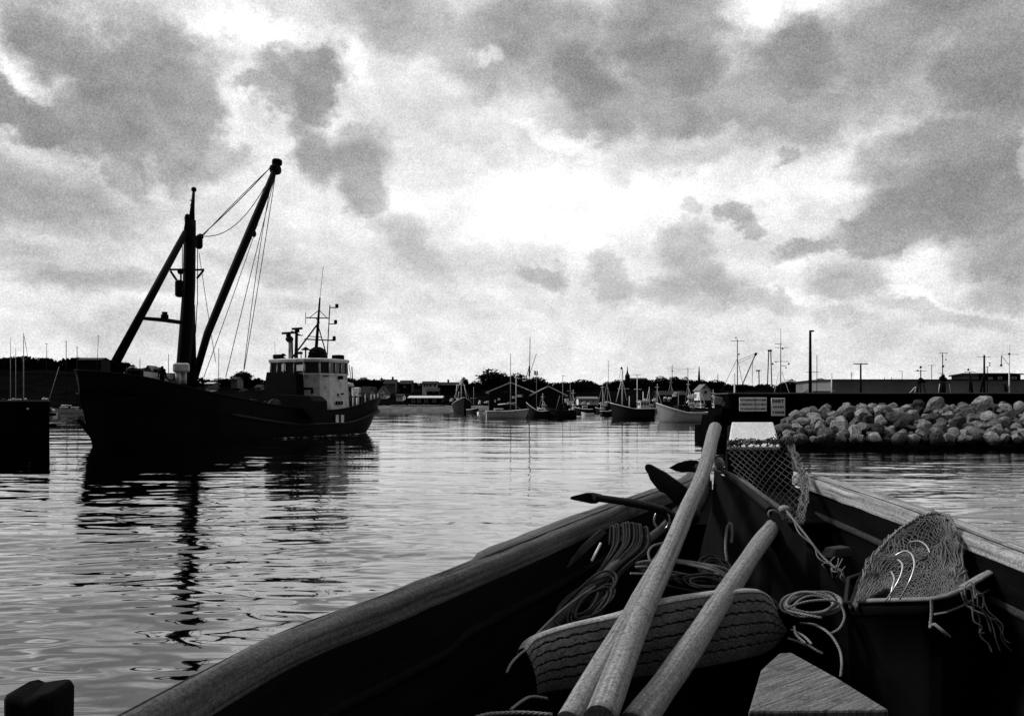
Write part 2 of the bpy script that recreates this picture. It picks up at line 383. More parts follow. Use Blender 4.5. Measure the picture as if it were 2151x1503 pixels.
M = {
 'hull_black': mat('black hull paint', .003, .6, .5, 1.2, .2, 6, spec=.05),
 'iron_black': mat('black painted iron', .003, .7, .4, 2.0, .2, 12, spec=.05),
 'ship_grey': mat('grey ship paint', .014, .6, .4, 2.0),
 'white_ship': mat('weathered white ship paint', .52, .6, .25, 2.2, .1, 10, stain=(.5, 1.6)),
 'white_boat': mat('white boat paint', .75, .45, .1, 1.5, stain=(.3, 1.2)),
 'grey_boat': mat('grey boat paint', .30, .55, .2, 1.0, stain=(.35, 1.0)),
 'dark_boat': mat('dark boat paint', .005, .7, .4, 1.0, spec=.15),
 'glass_dark': mat('dark window glass', .01, .12, .2, 1.0, spec=.5),
 'rope_far': mat('far rigging wire', .03, .7, .2, 1.0),
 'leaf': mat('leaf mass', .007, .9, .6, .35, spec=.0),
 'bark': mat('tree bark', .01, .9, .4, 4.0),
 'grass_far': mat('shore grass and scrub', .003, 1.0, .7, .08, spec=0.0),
 'stone_quay': mat('quay stone', .10, .85, .5, .5, .5, 2.5),
 'pier_dark': mat('tarred pier timber', .003, .9, .5, 1.0, .3, 5, spec=0),
 'pier_conc': mat('weathered pier coping', .05, .85, .4, 1.2),
 'roof_dark': mat('dark roof tiles', .012, .8, .3, .8),
 'roof_grey': mat('grey corrugated roofing', .15, .7, .3, .25),
 'roof_light': mat('light sheet roofing', .55, .6, .15, .6),
 'wall_light': mat('light rendered wall', .8, .8, .12, .8),
 'wall_dark': mat('dark boarded wall', .006, .85, .4, .6),
 'wall_mid': mat('brick wall', .12, .85, .3, 1.2),
 'boulder': mat('granite boulder', .17, .9, .6, 2.2, 1.0, 3.5, stain=(.5, 1.6), dist=.25, spec=.05),
 'sign_white': mat('painted sign board', .88, .6, .12, 1.5, stain=(.25, 2.5)),
 'sign_ink': mat('black sign lettering', .012, .7, .2, 3.0),
 'sign_fade': mat('faded sign lettering', .10, .7, .3, 3.0),
 'oar_wood': mat('weathered bare oar wood', .21, .8, .38, bump=.7, grain=(1.1, 110), stain=(.4, 28.0), dist=.002),
 'gun_dark': mat('worn gunwale timber without glare', .075, .85, .65, bump=1.0, grain=(1.6, 60), stain=(.6, 7.0), dist=.006, spec=.2),  # left rail: same wood, coloured darker for want of sky glare
 'gun_wood': mat('weathered gunwale timber with glare', .27, .85, .55, bump=.9, grain=(1.6, 75), stain=(.6, 9.0), dist=.005, spec=.2),  # right rail: sky glare put into a lighter base colour
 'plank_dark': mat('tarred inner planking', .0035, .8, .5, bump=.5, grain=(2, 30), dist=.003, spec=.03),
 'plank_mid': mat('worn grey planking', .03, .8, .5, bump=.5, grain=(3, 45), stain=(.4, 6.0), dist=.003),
 'thwart_wood': mat('worn thwart wood', .12, .75, .6, bump=.8, grain=(5.0, 150), stain=(.5, 9.0), dist=.003),
 'white_post': mat('chipped white post paint', .72, .7, .14, 9.0, .3, 30, stain=(.16, 10.0), dist=.002),
 'anchor_iron': mat('rusted black iron', .006, .62, .6, 9.0, .8, 40, stain=(.3, 20.0), dist=.003),
 'anchor_shank': mat('worn iron shank', .07, .6, .6, 14.0, .6, 60, dist=.002),
 'rope': mat('pale laid rope', .20, .85, .3, 20.0),
 'rope_dark': mat('old dark rope', .04, .85, .4, 20.0),
 'net_twine': mat('pale net twine', .13, .8, .4, 12.0),
 'net_core': mat('packed fine netting', .02, .9, .9, 30.0, 1.0, 90, dist=.01),
 'net_dark': mat('tarred net twine', .06, .8, .5, 9.0),
 'rubber': mat('grey tyre rubber', .11, .75, .35, 8.0, .3, 40, dist=.001),
 'rubber_edge': mat('lit rubber edge', .30, .8, .3, 12.0, .5, 40, dist=.002),  # paler than the tread: light on the tyre's top put into colour
 'crate': mat('dark plastic crate', .006, .5, .3, 3.0, .1, 20),
 'crate_rim': mat('lit crate rim', .18, .5, .35, 14.0),  # paler than the crate: light on front and right rim put into colour
 'hook': mat('bright steel wire', .5, .3, .2, 5.0, metal=.8),
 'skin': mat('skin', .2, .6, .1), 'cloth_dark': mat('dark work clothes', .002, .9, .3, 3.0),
 'foam': mat('wake foam', .75, .6, .2, 3.0),
 'flag_dark': mat('flag cloth', .05, .9, .2), 'flag_light': mat('flag cross', .7, .9, .1),
}

def make_water():
    m = bpy.data.materials.new('harbour water'); m.use_nodes = True
    nt = m.node_tree; N, L = nt.nodes, nt.links
    p = N['Principled BSDF']
    p.inputs['Base Color'].default_value = (.30, .30, .30, 1)
    p.inputs['Metallic'].default_value = 1.0
    p.inputs['Roughness'].default_value = .03
    p.inputs['IOR'].default_value = 1.8
    tc = N.new('ShaderNodeTexCoord')
    def layer(sx, sy, rot, scale, detail, rough, dist=0.0):
        mp = N.new('ShaderNodeMapping'); mp.inputs['Scale'].default_value = (sx, sy, 1); mp.inputs['Rotation'].default_value = (0, 0, R(rot))
        L.new(tc.outputs['Object'], mp.inputs[0])
        n = N.new('ShaderNodeTexNoise'); n.inputs['Scale'].default_value = scale; n.inputs['Detail'].default_value = detail
        n.inputs['Roughness'].default_value = rough; n.inputs['Distortion'].default_value = dist
        L.new(mp.outputs[0], n.inputs['Vector']); return n.outputs['Fac']
    a = layer(.55, 1.0, 8, .9, 2.0, .45, .6)      # wavelets about a metre long
    b = layer(.6, 1.0, -14, 4.5, 1.5, .4, .3)     # finer wavelets
    c = layer(.5, 1.0, 4, .22, 1.0, .4)           # slow swell
    patch = layer(.4, 1.0, 0, .05, 2.0, .5)       # ruffled and calm patches
    def ma(op, x, y):
        n = N.new('ShaderNodeMath'); n.operation = op
        for i, v in enumerate((x, y)):
            if isinstance(v, (int, float)): n.inputs[i].default_value = v
            else: L.new(v, n.inputs[i])
        return n.outputs[0]
    mr = N.new('ShaderNodeMapRange'); mr.inputs['From Min'].default_value = .38; mr.inputs['From Max'].default_value = .62
    mr.inputs['To Min'].default_value = .6; mr.inputs['To Max'].default_value = 1.3; L.new(patch, mr.inputs['Value'])
    h = ma('ADD', ma('MULTIPLY', a, .006), ma('MULTIPLY', b, .0040))
    h = ma('MULTIPLY', h, mr.outputs[0])
    bp = N.new('ShaderNodeBump'); bp.inputs['Strength'].default_value = 1.0; bp.inputs['Distance'].default_value = 1.0
    L.new(h, bp.inputs['Height']); L.new(bp.outputs[0], p.inputs['Normal'])
    mb = MB(); mb.add([(-2500, -300, -.09), (2500, -300, -.09), (2500, 3500, -.09), (-2500, 3500, -.09)], [(0, 1, 2, 3)])
    mb.build('water', m, kind='structure')
    # real wavelets on the harbour surface from the boat out to the far quay
    rs = np.random.RandomState(3)
    nr, nc = 1150, 880
    dd = 2.6 * (275 / 2.6) ** (np.arange(nr) / (nr - 1.0))
    px = np.linspace(-420, 2560, nc)
    Y = np.repeat(dd[:, None], nc, 1); X = (px[None, :] - CX) / F * Y
    step = dd * math.log(275 / 2.6) / (nr - 1)
    Z = np.zeros_like(X)
    wx = X + .30 * np.sin(Y * .45 + 1.3 * np.sin(X * .31))
    wy = Y + .35 * np.sin(X * .40 + 1.1 * np.sin(Y * .27))
    patch = .75 + .35 * np.sin(X * .11 + 2 * np.sin(Y * .07)) * np.sin(Y * .13 + 1.5 * np.sin(X * .05))
    comps = 60
    for i in range(comps):
        lam = .22 * (8 / .22) ** ((i + rs.uniform(0, 1)) / comps)
        th = rs.normal(0, .30); k = 2 * math.pi / lam; ph = rs.uniform(0, 6.28)
        slope = .0125 if lam < .55 else .0095 if lam < 1.5 else .0052 if lam < 3 else .0038
        fade = np.clip((lam / step - 2.6) / 2.5, 0, 1)[:, None]
        Z += slope / k * fade * (patch if lam < 3 else 1) * np.sin(k * (math.sin(th) * wx + math.cos(th) * wy) + ph)
    V = np.stack([X, Y, Z], 2).reshape(-1, 3).astype(np.float32)
    idx = np.arange(nr * nc).reshape(nr, nc)
    q = np.stack([idx[:-1, :-1], idx[:-1, 1:], idx[1:, 1:], idx[1:, :-1]], 2).reshape(-1, 4).astype(np.int32)
    me = bpy.data.meshes.new('water'); me.vertices.add(len(V)); me.vertices.foreach_set('co', V.ravel())
    me.loops.add(q.size); me.loops.foreach_set('vertex_index', q.ravel()); me.polygons.add(len(q))
    me.polygons.foreach_set('loop_start', np.arange(0, q.size, 4, dtype=np.int32)); me.polygons.foreach_set('use_smooth', np.ones(len(q), dtype=bool))
    me.update(calc_edges=True); me.materials.append(m)
    o = bpy.data.objects.new('water', me); COL.objects.link(o); o['kind'] = 'structure'
make_water()

# ------------------------------------------------------------------ far land, town, trees
def land():
    # skyline of the ground behind the far quay: photo column, row of the ridge, distance
    prof = [(-500, 765, 420), (0, 765, 400), (120, 766, 400), (220, 772, 390), (300, 792, 380), (420, 806, 400), (560, 806, 400), (760, 808, 400),
            (950, 812, 400), (1150, 810, 420), (1300, 808, 420), (1400, 806, 420), (1520, 812, 420), (1750, 815, 420), (2300, 815, 420), (2900, 815, 420)]
    rows = []
    cols = list(range(-500, 2901, 50))
    for k, fz in enumerate((0, .1, .3, .6, 1.0, 1.5)):
        r = []
        for px in cols:
            y = lerp_list(prof, px, 1); D = lerp_list(prof, px, 2); d0 = 262
            d = d0 + (D - d0) * fz
            ztop = H + (YH - y) / F * D
            z = 1.3 + (ztop - 1.3) * min(1, fz) ** .8 + random.uniform(-.4, .4) * (0 < fz)
            if fz > 1: z = ztop - 3
            r.append(Vector(((px - CX) / F * d, d, z)))
        rows.append(r)
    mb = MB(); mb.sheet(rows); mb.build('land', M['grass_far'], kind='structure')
    # stone slope in front of the land, down into the water
    rows = []
    for (d, z) in ((250, -.6), (253, .5), (256, 1.1), (263, 1.5)):
        rows.append([Vector(((px - CX) / F * d, d + random.uniform(-.5, .5), z + random.uniform(-.15, .15) * (z > 0))) for px in range(-600, 2901, 12)])
    mb = MB(); mb.sheet(rows, False); mb.build('shore', M['grass_far'], kind='structure')
    mb = MB(); mb.sheet([[p + Vector((0, -.15, .05)) for p in r[110:137]] for r in rows], False); mb.build('stone_slope', M['stone_quay'], kind='structure')
land()

def crown_mesh(seed, lobes=9, n=2600, leaf=.030, tall=1.0):
    """leaf clumps spread through an uneven crown that fits a unit box (width 1, height 1, base 0)"""
    rnd = np.random.RandomState(seed)
    cs = []
    for i in range(lobes):
        an = rnd.uniform(0, 2 * PI); rr = rnd.uniform(.05, .30); h = rnd.uniform(.28, .80)
        rad = rnd.uniform(.13, .24) * (1.15 - abs(h - .5) * .7)
        cs.append((rr * math.cos(an) * (1.2 - h * .6), rr * math.sin(an) * (1.2 - h * .6), h * tall, rad))
    cs.append((0, 0, .55 * tall, .27)); cs.append((0, 0, .82 * tall, .16))
    V = []; Fc = []
    w = np.array([c[3] ** 2 for c in cs]); w /= w.sum()
    for k in range(n):
        c = cs[rnd.choice(len(cs), p=w)]
        d = rnd.normal(size=3); d /= np.linalg.norm(d)
        r = c[3] * (rnd.uniform(.35, 1.0) ** .45) * (1 + .22 * math.sin(7 * d[0] + seed) * math.cos(6 * d[2] + d[1] * 5))
        p = np.array(c[:3]) + d * r * np.array([1, 1, .85])
        q = rnd.normal(size=3); q /= np.linalg.norm(q); t = np.cross(q, rnd.normal(size=3)); t /= np.linalg.norm(t); u = np.cross(q, t)
        s = leaf * rnd.uniform(.5, 1.6)
        o = len(V)
        V += [tuple(p + t * s), tuple(p + u * s * .8), tuple(p - t * s * .9), tuple(p - u * s * .7)]
        Fc.append((o, o + 1, o + 2, o + 3))
    return V, Fc
PROTO = []
def tree_proto(i):
    V, Fc = crown_mesh(11 + i, lobes=[9, 12, 7, 10][i % 4], n=2600, leaf=.026)
    root = thing('tree', 'tree', 'tree', (0, 0, 0))
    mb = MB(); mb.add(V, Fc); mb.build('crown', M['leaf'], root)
    mb = MB(); mb.tube([(0, 0, -.06), (.004, 0, .12), (-.006, .004, .3), (.01, 0, .6)], [.032, .024, .02, .007], 8)
    rnd = random.Random(i)
    for k in range(6):
        a = rnd.uniform(0, 6.28); z0 = rnd.uniform(.16, .4)
        mb.tube([(0, 0, z0), (.09 * math.cos(a), .09 * math.sin(a), z0 + .12), (.2 * math.cos(a), .2 * math.sin(a), z0 + .26)], [.012, .009, .003], 6)
    mb.build('trunk', M['bark'], root)
    return root
def trees():
    # column, crown top row, foot row, width in photo pixels, distance, which, label
    T = [
     (1033, 775, 822, 66, 330, 0, 'tall spreading dark tree behind the left large shed, biggest crown on the far shore'),
     (1088, 783, 822, 50, 330, 1, 'dark rounded tree right behind the peak of the left large shed'),
     (1126, 791, 822, 46, 325, 2, 'dark tree behind the flag and the valley between the two large sheds'),
     (975, 792, 830, 20, 320, 3, 'small narrow round tree behind the mast frame of the bow-on trawler'),
     (998, 799, 830, 22, 320, 1, 'small bushy tree between the bow-on trawler and the biggest crown'),
     (510, 779, 812, 44, 360, 3, 'tall round tree rising alone between the crane boom and the wheelhouse'),
     (462, 793, 814, 26, 360, 1, 'low tree under the slack rigging just left of the round lone tree'),
     (765, 792, 818, 30, 350, 2, 'dark tree over the gabled houses right of the wheelhouse'),
     (742, 794, 818, 24, 350, 0, 'low tree beside the aft rail of the crane ship'),
     (800, 795, 820, 18, 350, 1, 'small pointed tree beside the grey house with the dormer'),
     (1185, 801, 826, 34, 340, 1, 'low round tree behind the right eave of the right large shed'),
     (1222, 797, 826, 54, 345, 0, 'broad dark tree right of the right large shed'),
     (1275, 801, 828, 30, 345, 2, 'small round tree left of the church grove'),
     (1298, 797, 828, 34, 345, 3, 'dark tree at the foot of the church tower'),
     (1388, 789, 826, 40, 340, 1, 'rounded tree right of the church below the left crossed mast'),
     (1415, 790, 826, 38, 340, 2, 'rounded tree under the wide T-shaped radio mast'),
     (1440, 792, 826, 34, 340, 0, 'dark tree left of the slim black spike'),
     (1474, 797, 826, 36, 340, 3, 'tree behind the white gabled house'),
     (1503, 797, 826, 36, 340, 1, 'tree right of the white gabled house'),
     (1722, 794, 824, 36, 330, 2, 'flat-topped dark tree at the foot of the tall lamp mast'),
     (1660, 797, 824, 40, 330, 0, 'rounded tree right of the crossed aerial mast'),
     (1560, 806, 826, 44, 330, 3, 'low tree behind the leftmost mast at the dark pier'),
     (246, 757, 790, 34, 380, 1, 'rounded tree at the foot of the forward crane leg'),
     (1770, 800, 824, 36, 330, 1, 'low dark tree left end of the long grey shed'),
    ]
    protos = [tree_proto(i) for i in range(4)]
    for k, (px, yt, yb, w, d, which, lab) in enumerate(T):
        base = W(px, yb, d); hgt = (yb - yt) / F * d * 1.08; wd = w / F * d * 1.15
        base.z -= 0.02 * hgt
        sc = (wd / .72, wd / .72, hgt)
        src = protos[which]
        if not src.get('used'):
            src['used'] = True; src.location = base; src.scale = sc; src['label'] = lab; o = src; src.rotation_euler = (0, 0, k)
        else: o = copy_tree(src, base, k * 1.7, sc, lab)
        o['group'] = 'single trees along the far shore'
    for p in protos:
        if 'used' in p: del p['used']
    for o in list(COL.objects):
        if 'used' in o: del o['used']
trees()

def woods():
    """the continuous dark wood on the rising ground, one mass"""
    rnd = np.random.RandomState(5)
    prof = [(-260, 752), (0, 750), (50, 748), (100, 751), (120, 756), (160, 750), (200, 752), (240, 758), (262, 759), (285, 768), (300, 774), (340, 782), (380, 786), (420, 793), (450, 797), (485, 794), (540, 793), (560, 798),
            (590, 795), (720, 792), (750, 795), (770, 797), (800, 795), (830, 800), (870, 803), (900, 806), (960, 806), (1000, 804), (1060, 800), (1120, 800), (1180, 803), (1240, 798), (1262, 808), (1290, 800), (1360, 796), (1375, 795),
            (1380, 800), (1440, 796), (1520, 803), (1560, 808), (1650, 806), (1700, 805), (1750, 803), (1800, 810), (2400, 812)]
    V = []; Fc = []
    px = -260
    while px < 2400:
        top = lerp_list(prof, px, 1); D = 372 + rnd.uniform(-8, 8)
        rad = rnd.uniform(5, 12) / F * D
        cy = top + rnd.uniform(0, 3) + rad * F / D * .8
        c = W(px, cy, D)
        for k in range(int(150)):
            d = rnd.normal(size=3); d /= np.linalg.norm(d)
            r = rad * (rnd.uniform(.4, 1) ** .4)
            p = np.array(c) + d * r * np.array([1.25, 1, .9]); p[2] -= rnd.uniform(0, 1) ** 2 * 3
            q = rnd.normal(size=3); q /= np.linalg.norm(q); t = np.cross(q, rnd.normal(size=3)); t /= np.linalg.norm(t); u = np.cross(q, t)
            s = rnd.uniform(.25, .75); o = len(V)
            V += [tuple(p + t * s), tuple(p + u * s), tuple(p - t * s), tuple(p - u * s)]; Fc.append((o, o + 1, o + 2, o + 3))
        px += rnd.uniform(4, 9)
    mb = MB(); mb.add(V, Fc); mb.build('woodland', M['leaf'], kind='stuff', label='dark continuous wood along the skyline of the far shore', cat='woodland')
woods()

def house(px0, px1, yb, ye, yr, d, wall, roof, label, gable=False, name='house', wins=(), depth=8.0, rise=True, cat='house', door=False, chim=None, over=.35):
    """walls px0..px1 wide, foot yb, eaves ye, ridge yr (photo rows); gable=True turns the gable to the viewer"""
    a, b = W(px0, yb, d), W(px1, yb, d); z0 = a.z - 1.0; ze = W(0, ye, d).z; zr = W(0, yr, d).z
    xm = (a.x + b.x) / 2; w = b.x - a.x
    root = thing(name, label, cat, (xm, d, z0))
    mb = MB()
    if gable:
        mb.prism([(a.x, d, z0), (b.x, d, z0), (b.x, d, ze), (xm, d, zr), (a.x, d, ze)], (0, depth, 0))
        mb.build('wall', wall, root)
        o = .28; k = over / max(.1, w / 2) * (zr - ze)
        mb = MB()
        for (p, q) in (((a.x - over, ze - k), (xm, zr)), ((xm, zr), (b.x + over, ze - k))):
            mb.prism([(p[0], d - .45, p[1] + .02), (q[0], d - .45, q[1] + .02), (q[0], d - .45, q[1] + o), (p[0], d - .45, p[1] + o)], (0, depth + .9, 0))
        rf = mb.build('roof', roof, root)
    else:
        mb.prism([(a.x, d, z0), (a.x, d, ze), (a.x, d + depth / 2, zr), (a.x, d + depth, ze), (a.x, d + depth, z0)], (w, 0, 0))
        mb.build('wall', wall, root)
        mb = MB(); o = .22
        for (p, q) in (((d - over, ze - over * (zr - ze) / (depth / 2)), (d + depth / 2, zr)), ((d + depth / 2, zr), (d + depth + over, ze - over * (zr - ze) / (depth / 2)))):
            mb.prism([(a.x - .3, p[0], p[1] + .02), (a.x - .3, q[0], q[1] + .02), (a.x - .3, q[0], q[1] + o), (a.x - .3, p[0], p[1] + o)], (w + .6, 0, 0))
        rf = mb.build('roof', roof, root)
    if chim:
        c = W(chim, yr, d); mb = MB(); mb.box((c.x, d + depth / 2, zr + .4), (.7, .7, 1.5)); mb.box((c.x, d + depth / 2, zr + 1.2), (.85, .85, .12)); mb.build('chimney', M['wall_dark'], rf)
    for (wx, wy, ww, wh) in wins:
        c = W(wx, wy, d); s = d / F
        mb = MB(); mb.box((c.x, d - .03, c.z), (ww * s, .10, wh * s)); wo = mb.build('window', M['glass_dark'], root)
        mb = MB(); e = .07
        for sx in (-1, 1): mb.box((c.x + sx * (ww * s / 2 + e / 2), d - .05, c.z), (e, .14, wh * s))
        for sz in (-1, 1): mb.box((c.x, d - .05, c.z + sz * (wh * s / 2 + e / 2)), (ww * s + 2 * e, .14, e))
        mb.build('frame', M['wall_light'], wo)
    return root
def town():
    WL, WD, WM, RD, RG, RL = (M[k] for k in ('wall_light', 'wall_dark', 'wall_mid', 'roof_dark', 'roof_grey', 'roof_light'))
    house(791, 812, 834, 826, 812, 290, WL, RD, 'small white gabled house with its pointed gable towards the water, right of the crane ship', True, wins=((798, 829, 3.2, 4), (804, 829, 3.2, 4), (801, 821, 3, 3)))
    house(757, 777, 836, 828, 812, 296, WL, RD, 'white house with a dark roof beside the stern of the crane ship', wins=((762, 832, 2.5, 3), (770, 832, 2.5, 3)))
    house(777, 786, 836, 827, 813, 285, WL, RD, 'narrow white gable between the two small white houses by the stern', True)
    house(806, 830, 826, 806, 797, 320, WM, RD, 'grey house with a dark dormer roof behind the pointed white gable', wins=((812, 808, 3.5, 5),), chim=822)
    house(840, 864, 824, 806, 799, 325, WD, RD, 'dark flat-roofed house left of the white-windowed villa', wins=((850, 812, 4, 3),))
    house(887, 918, 828, 806, 801, 310, WL, RD, 'light villa with a row of tall windows high on the far shore', wins=((892, 808, 4, 7), (898, 808, 3, 7), (904, 808, 4, 7), (914, 808, 4, 7)), depth=7)
    house(919, 962, 830, 809, 803, 312, WD, RD, 'long dark-roofed house joined behind the light villa', chim=940)
    house(896, 921, 836, 822, 816, 295, WD, RD, 'dark house below the villa with small lit panes', wins=((899, 822, 3, 2), (911, 822, 3, 3)))
    house(832, 846, 838, 831, 828, 280, WL, RD, 'tiny white cottage left of the long low shed', wins=((836, 834, 2, 3), (842, 834, 2, 3)))
    house(858, 928, 848, 836, 832, 268, WD, RL, 'long low dark boat shed with a pale roof edge on the far quay', name='boat_shed', cat='shed', wins=((868, 841, 5, 6), (880, 841, 5, 6), (895, 841, 5, 6), (912, 841, 5, 6)))
    house(1027, 1118, 862, 823, 804, 200, WD, RL, 'left of the two large dark gabled sheds, with white lettering and panels on its front', True, name='boat_shed', depth=26, cat='shed', over=.8)
    house(1118, 1186, 862, 829, 812, 196, WD, RL, 'right of the two large dark gabled sheds, with a bright sheet roof slope', True, name='boat_shed', depth=26, cat='shed', over=.8)
    house(1470, 1493, 834, 819, 808, 262, WL, RG, 'white gabled house with one dark upstairs window, left of the dark pier', True, wins=((1482, 823, 6, 6), (1480, 814, 3, 2.5)))
    house(1215, 1256, 846, 838, 834, 250, WL, RG, 'low pale quay building behind the moored boats', name='quay_building', cat='building', wins=((1222, 842, 4, 3), (1234, 842, 4, 3), (1246, 842, 4, 3)))
    house(1382, 1442, 850, 830, 822, 230, WD, RD, 'dark quay warehouse behind the grey moored boat', name='warehouse', cat='building', wins=((1430, 823.5, 3, 2), (1404, 840, 3, 4), (1395, 840, 3, 4)))
    house(163, 212, 800, 756, 751, 340, WD, RD, 'dark flat-roofed block above the wood at the far left', name='warehouse', cat='building')
    house(296, 303, 782, 775, 772, 360, WL, RD, 'pale hut seen over the foredeck of the crane ship')
    house(304, 318, 784, 777, 768, 350, WM, RG, 'round-topped grey gable seen over the foredeck', True)
    house(319, 331, 784, 776, 771, 352, WD, RD, 'black-roofed house seen over the foredeck')
    house(431, 441, 822, 816, 811, 330, WL, RD, 'tiny white gable under the left loop of slack rigging', True)
    house(500, 508, 828, 822, 817, 330, WL, RD, 'tiny white gable below the round lone tree', True)
    house(535, 547, 824, 814, 808, 330, WM, RD, 'grey cottage just left of the wheelhouse', wins=((538, 815, 2, 3),))
    house(430, 447, 812, 806, 803, 345, WM, RL, 'low cottage with a bright roof edge beside the crane mast foot')
    house(485, 498, 810, 797, 792, 345, WM, RD, 'grey house with a pale end wall left of the round lone tree', wins=((490, 796, 3, 3),))
    # shed lettering and panels
    root = [o for o in COL.objects if o.get('label', '').startswith('left of the two large')][0]
    d = 199.9; s = 200 / F
    for (px, py, w, h, mt) in ((1091, 831, 9, 5, 'wall_light'), (1078, 834, 6, 5, 'wall_light'), (1048, 838, 5, 4, 'wall_light'), (1040, 842, 3, 5, 'wall_light'), (1098, 831, 2, 8, 'wall_mid')):
        c = W(px, py, d); mb = MB(); mb.box((c.x, d, c.z), (w * s, .16, h * s)); mb.build('panel', M[mt], root)
    mb = MB()
    for i, px in enumerate((1059, 1062, 1065, 1072, 1075, 1079, 1083, 1088, 1092)):
        c = W(px, 823, d)
        mb.box((c.x, d, c.z), (.08, .1, .36)); mb.box((c.x + .12, d, c.z + (.14 if i % 2 else -.12)), (.2, .1, .07))
    mb.build('lettering', M['wall_mid'], root)
    # church
    D = 400
    b = W(1318, 806, D)
    root = thing('church', 'dark church with a slender pointed spire above the trees', 'church', b)
    mb = MB(); a, c = W(1313.5, 806, D), W(1322.5, 789, D); w = c.x - a.x
    mb.box(((a.x + c.x) / 2, D, (a.z + c.z) / 2), (w, w, c.z - a.z)); mb.build('tower', M['wall_dark'], root)
    top = W(1318, 769, D); mb = MB(); r = w * .62
    mb.lathe((b.x, D, c.z), [(r, 0), (r * .42, (top.z - c.z) * .25), (r * .24, (top.z - c.z) * .5), (.12, (top.z - c.z) * .93), (.03, top.z - c.z)], 8, smooth=False); mb.build('spire', M['roof_dark'], root)
    a, c = W(1323, 810, D), W(1358, 797, D); mb = MB(); zr = W(0, 793.5, D).z
    mb.prism([(a.x, D - 4, a.z), (a.x, D - 4, c.z), (a.x, D, zr), (a.x, D + 4, c.z), (a.x, D + 4, a.z)], (c.x - a.x, 0, 0)); mb.build('nave', M['roof_dark'], root)
    # flag on its pole by the right shed
    d = 190; root = thing('flagpole', 'flagpole flying a small dark flag with a pale cross before the right large shed', 'flagpole', W(1127, 855, d))
    mb = MB(); mb.bar(W(1127, 857, d), W(1127, 777, d), .07, 6, .04); mb.build('pole', M['grey_boat'], root)
    rows = []
    for i in range(9):
        u = i / 8; rows.append([W(1130 - 8 * u, 778 + 9 * v + 1.6 * math.sin(u * 5) + u * 1.5, d - .3 * math.sin(u * 6)) for v in (0, .35, .55, 1)])
    mb = MB(); mb.sheet(rows); mb.build('flag', M['flag_dark'], root)
    # rows 3..4 of the cloth carry the cross
    mb = MB(); rows2 = [[p + Vector((0, -.04, 0)) for p in r[1:3]] for r in rows]; mb.sheet(rows2); rows3 = [[p + Vector((0, -.05, 0)) for p in r] for r in rows[3:5]]; mb.sheet(rows3); mb.build('cross', M['flag_light'], root)
    # black spike and far masts standing on the shore
    def pole(px, yt, yb, d, r, label, name='mast', cat='mast', arms=(), r2=None, balls=(), m='iron_black', grp=None):
        root = thing(name, label, cat, W(px, yb, d), grp)
        mb = MB(); mb.bar(W(px, yb, d), W(px, yt, d), r * (.75 if r > .2 and r < .3 else 1), 8, r if r2 is None else r2); mb.build('pole', M[m], root)
        for (x0, x1, y) in arms:
            mb = MB(); mb.bar(W(x0, y, d), W(x1, y, d), max(.03, r * .45), 6); mb.build('crossarm', M[m], root)
        for (x, y, rr) in balls:
            mb = MB(); mb.ball(W(x, y, d), rr / F * d, 10); mb.build('lamp', M['iron_black'], root)
        return root
    pole(1468.5, 768, 800, 300, .55, 'slim black pointed tower above the trees left of the pier boats', 'tower', 'tower', r2=.1)
    pole(1412, 766, 800, 300, .10, 'thin mast with a short crossarm above the rounded trees', arms=((1400, 1420, 774),), balls=((1412, 779, 1.6),))
    pole(1445, 772, 800, 300, .10, 'mast with a wide T crossarm above the rounded trees', arms=((1432, 1460, 775),))
    pole(1508, 785, 806, 250, .12, 'short dark mast left of the derrick boat', arms=((1500, 1512, 799),))
    pole(1278, 757, 812, 260, .06, 'thin lone pole against the sky left of the church')
    pole(1016, 770, 800, 280, .05, 'thin aerial rising from the biggest crown on the far shore')
    for i, (px, yt) in enumerate(((1789, 781), (1873, 792), (1895, 780), (1858, 793), (2013, 786), (1957, 766))):
        pole(px, yt, 830, 130, .05, ['branched aerial on the long grey shed left of the T lamp', 'short stub aerial between the T lamp and the twin dark masts', 'thin aerial with a small crossbar above the long grey shed', 'tiny aerial on the roof right of the T lamp', 'thin mast with a ball in front of the long grey shed', 'thin mast between the two bushy dark masts at the pier'][i],
             arms=[((1784, 1794, 788), (1785, 1793, 784)), (), ((1888, 1899, 779),), (), ((2010, 2016, 788),), ((1948, 1965, 767),)][i])
    # the long grey shed and the dark block behind the pier
    house(1748, 2600, 836, 799.5, 798, 110, M['roof_grey'], RD, 'long grey flat-roofed shed behind the dark pier', name='warehouse', cat='building', depth=14)
    house(2056, 2144, 800, 787, 784, 128, WD, RD, 'dark box-shaped block standing above the long grey shed', name='warehouse', cat='building', depth=8, wins=((2100, 793, 6, 3), (2080, 794, 6, 2), (2130, 793, 8, 3)))
    house(1710, 1746, 834, 824, 821.5, 90, WL, RG, 'low pale wall-like hut right of the tall lamp mast', name='quay_building', cat='building', depth=3)
    pole(1808, 763.5, 836, 90, .13, 'double-armed T-shaped street lamp in front of the long grey shed', 'street_lamp', 'street lamp', arms=((1793, 1823, 764),), r2=.09)
    r = pole(1702, 694, 836, 85, .26, 'tall thick lamp mast with one small head, tallest above the pier', 'street_lamp', 'street lamp', r2=.13)
    c = W(1705, 695, 85); mb = MB(); mb.box(c, (.5, .25, .16), bev=.04); mb.build('lamp_head', M['iron_black'], r)
    pole(1716, 745, 836, 85, .035, 'thin whip aerial just right of the tall lamp mast', arms=((1693, 1720, 781),))
    pole(1747, 783, 834, 88, .07, 'short pale post beside the left end of the long grey shed', 'post', 'post', m='white_boat')
town()

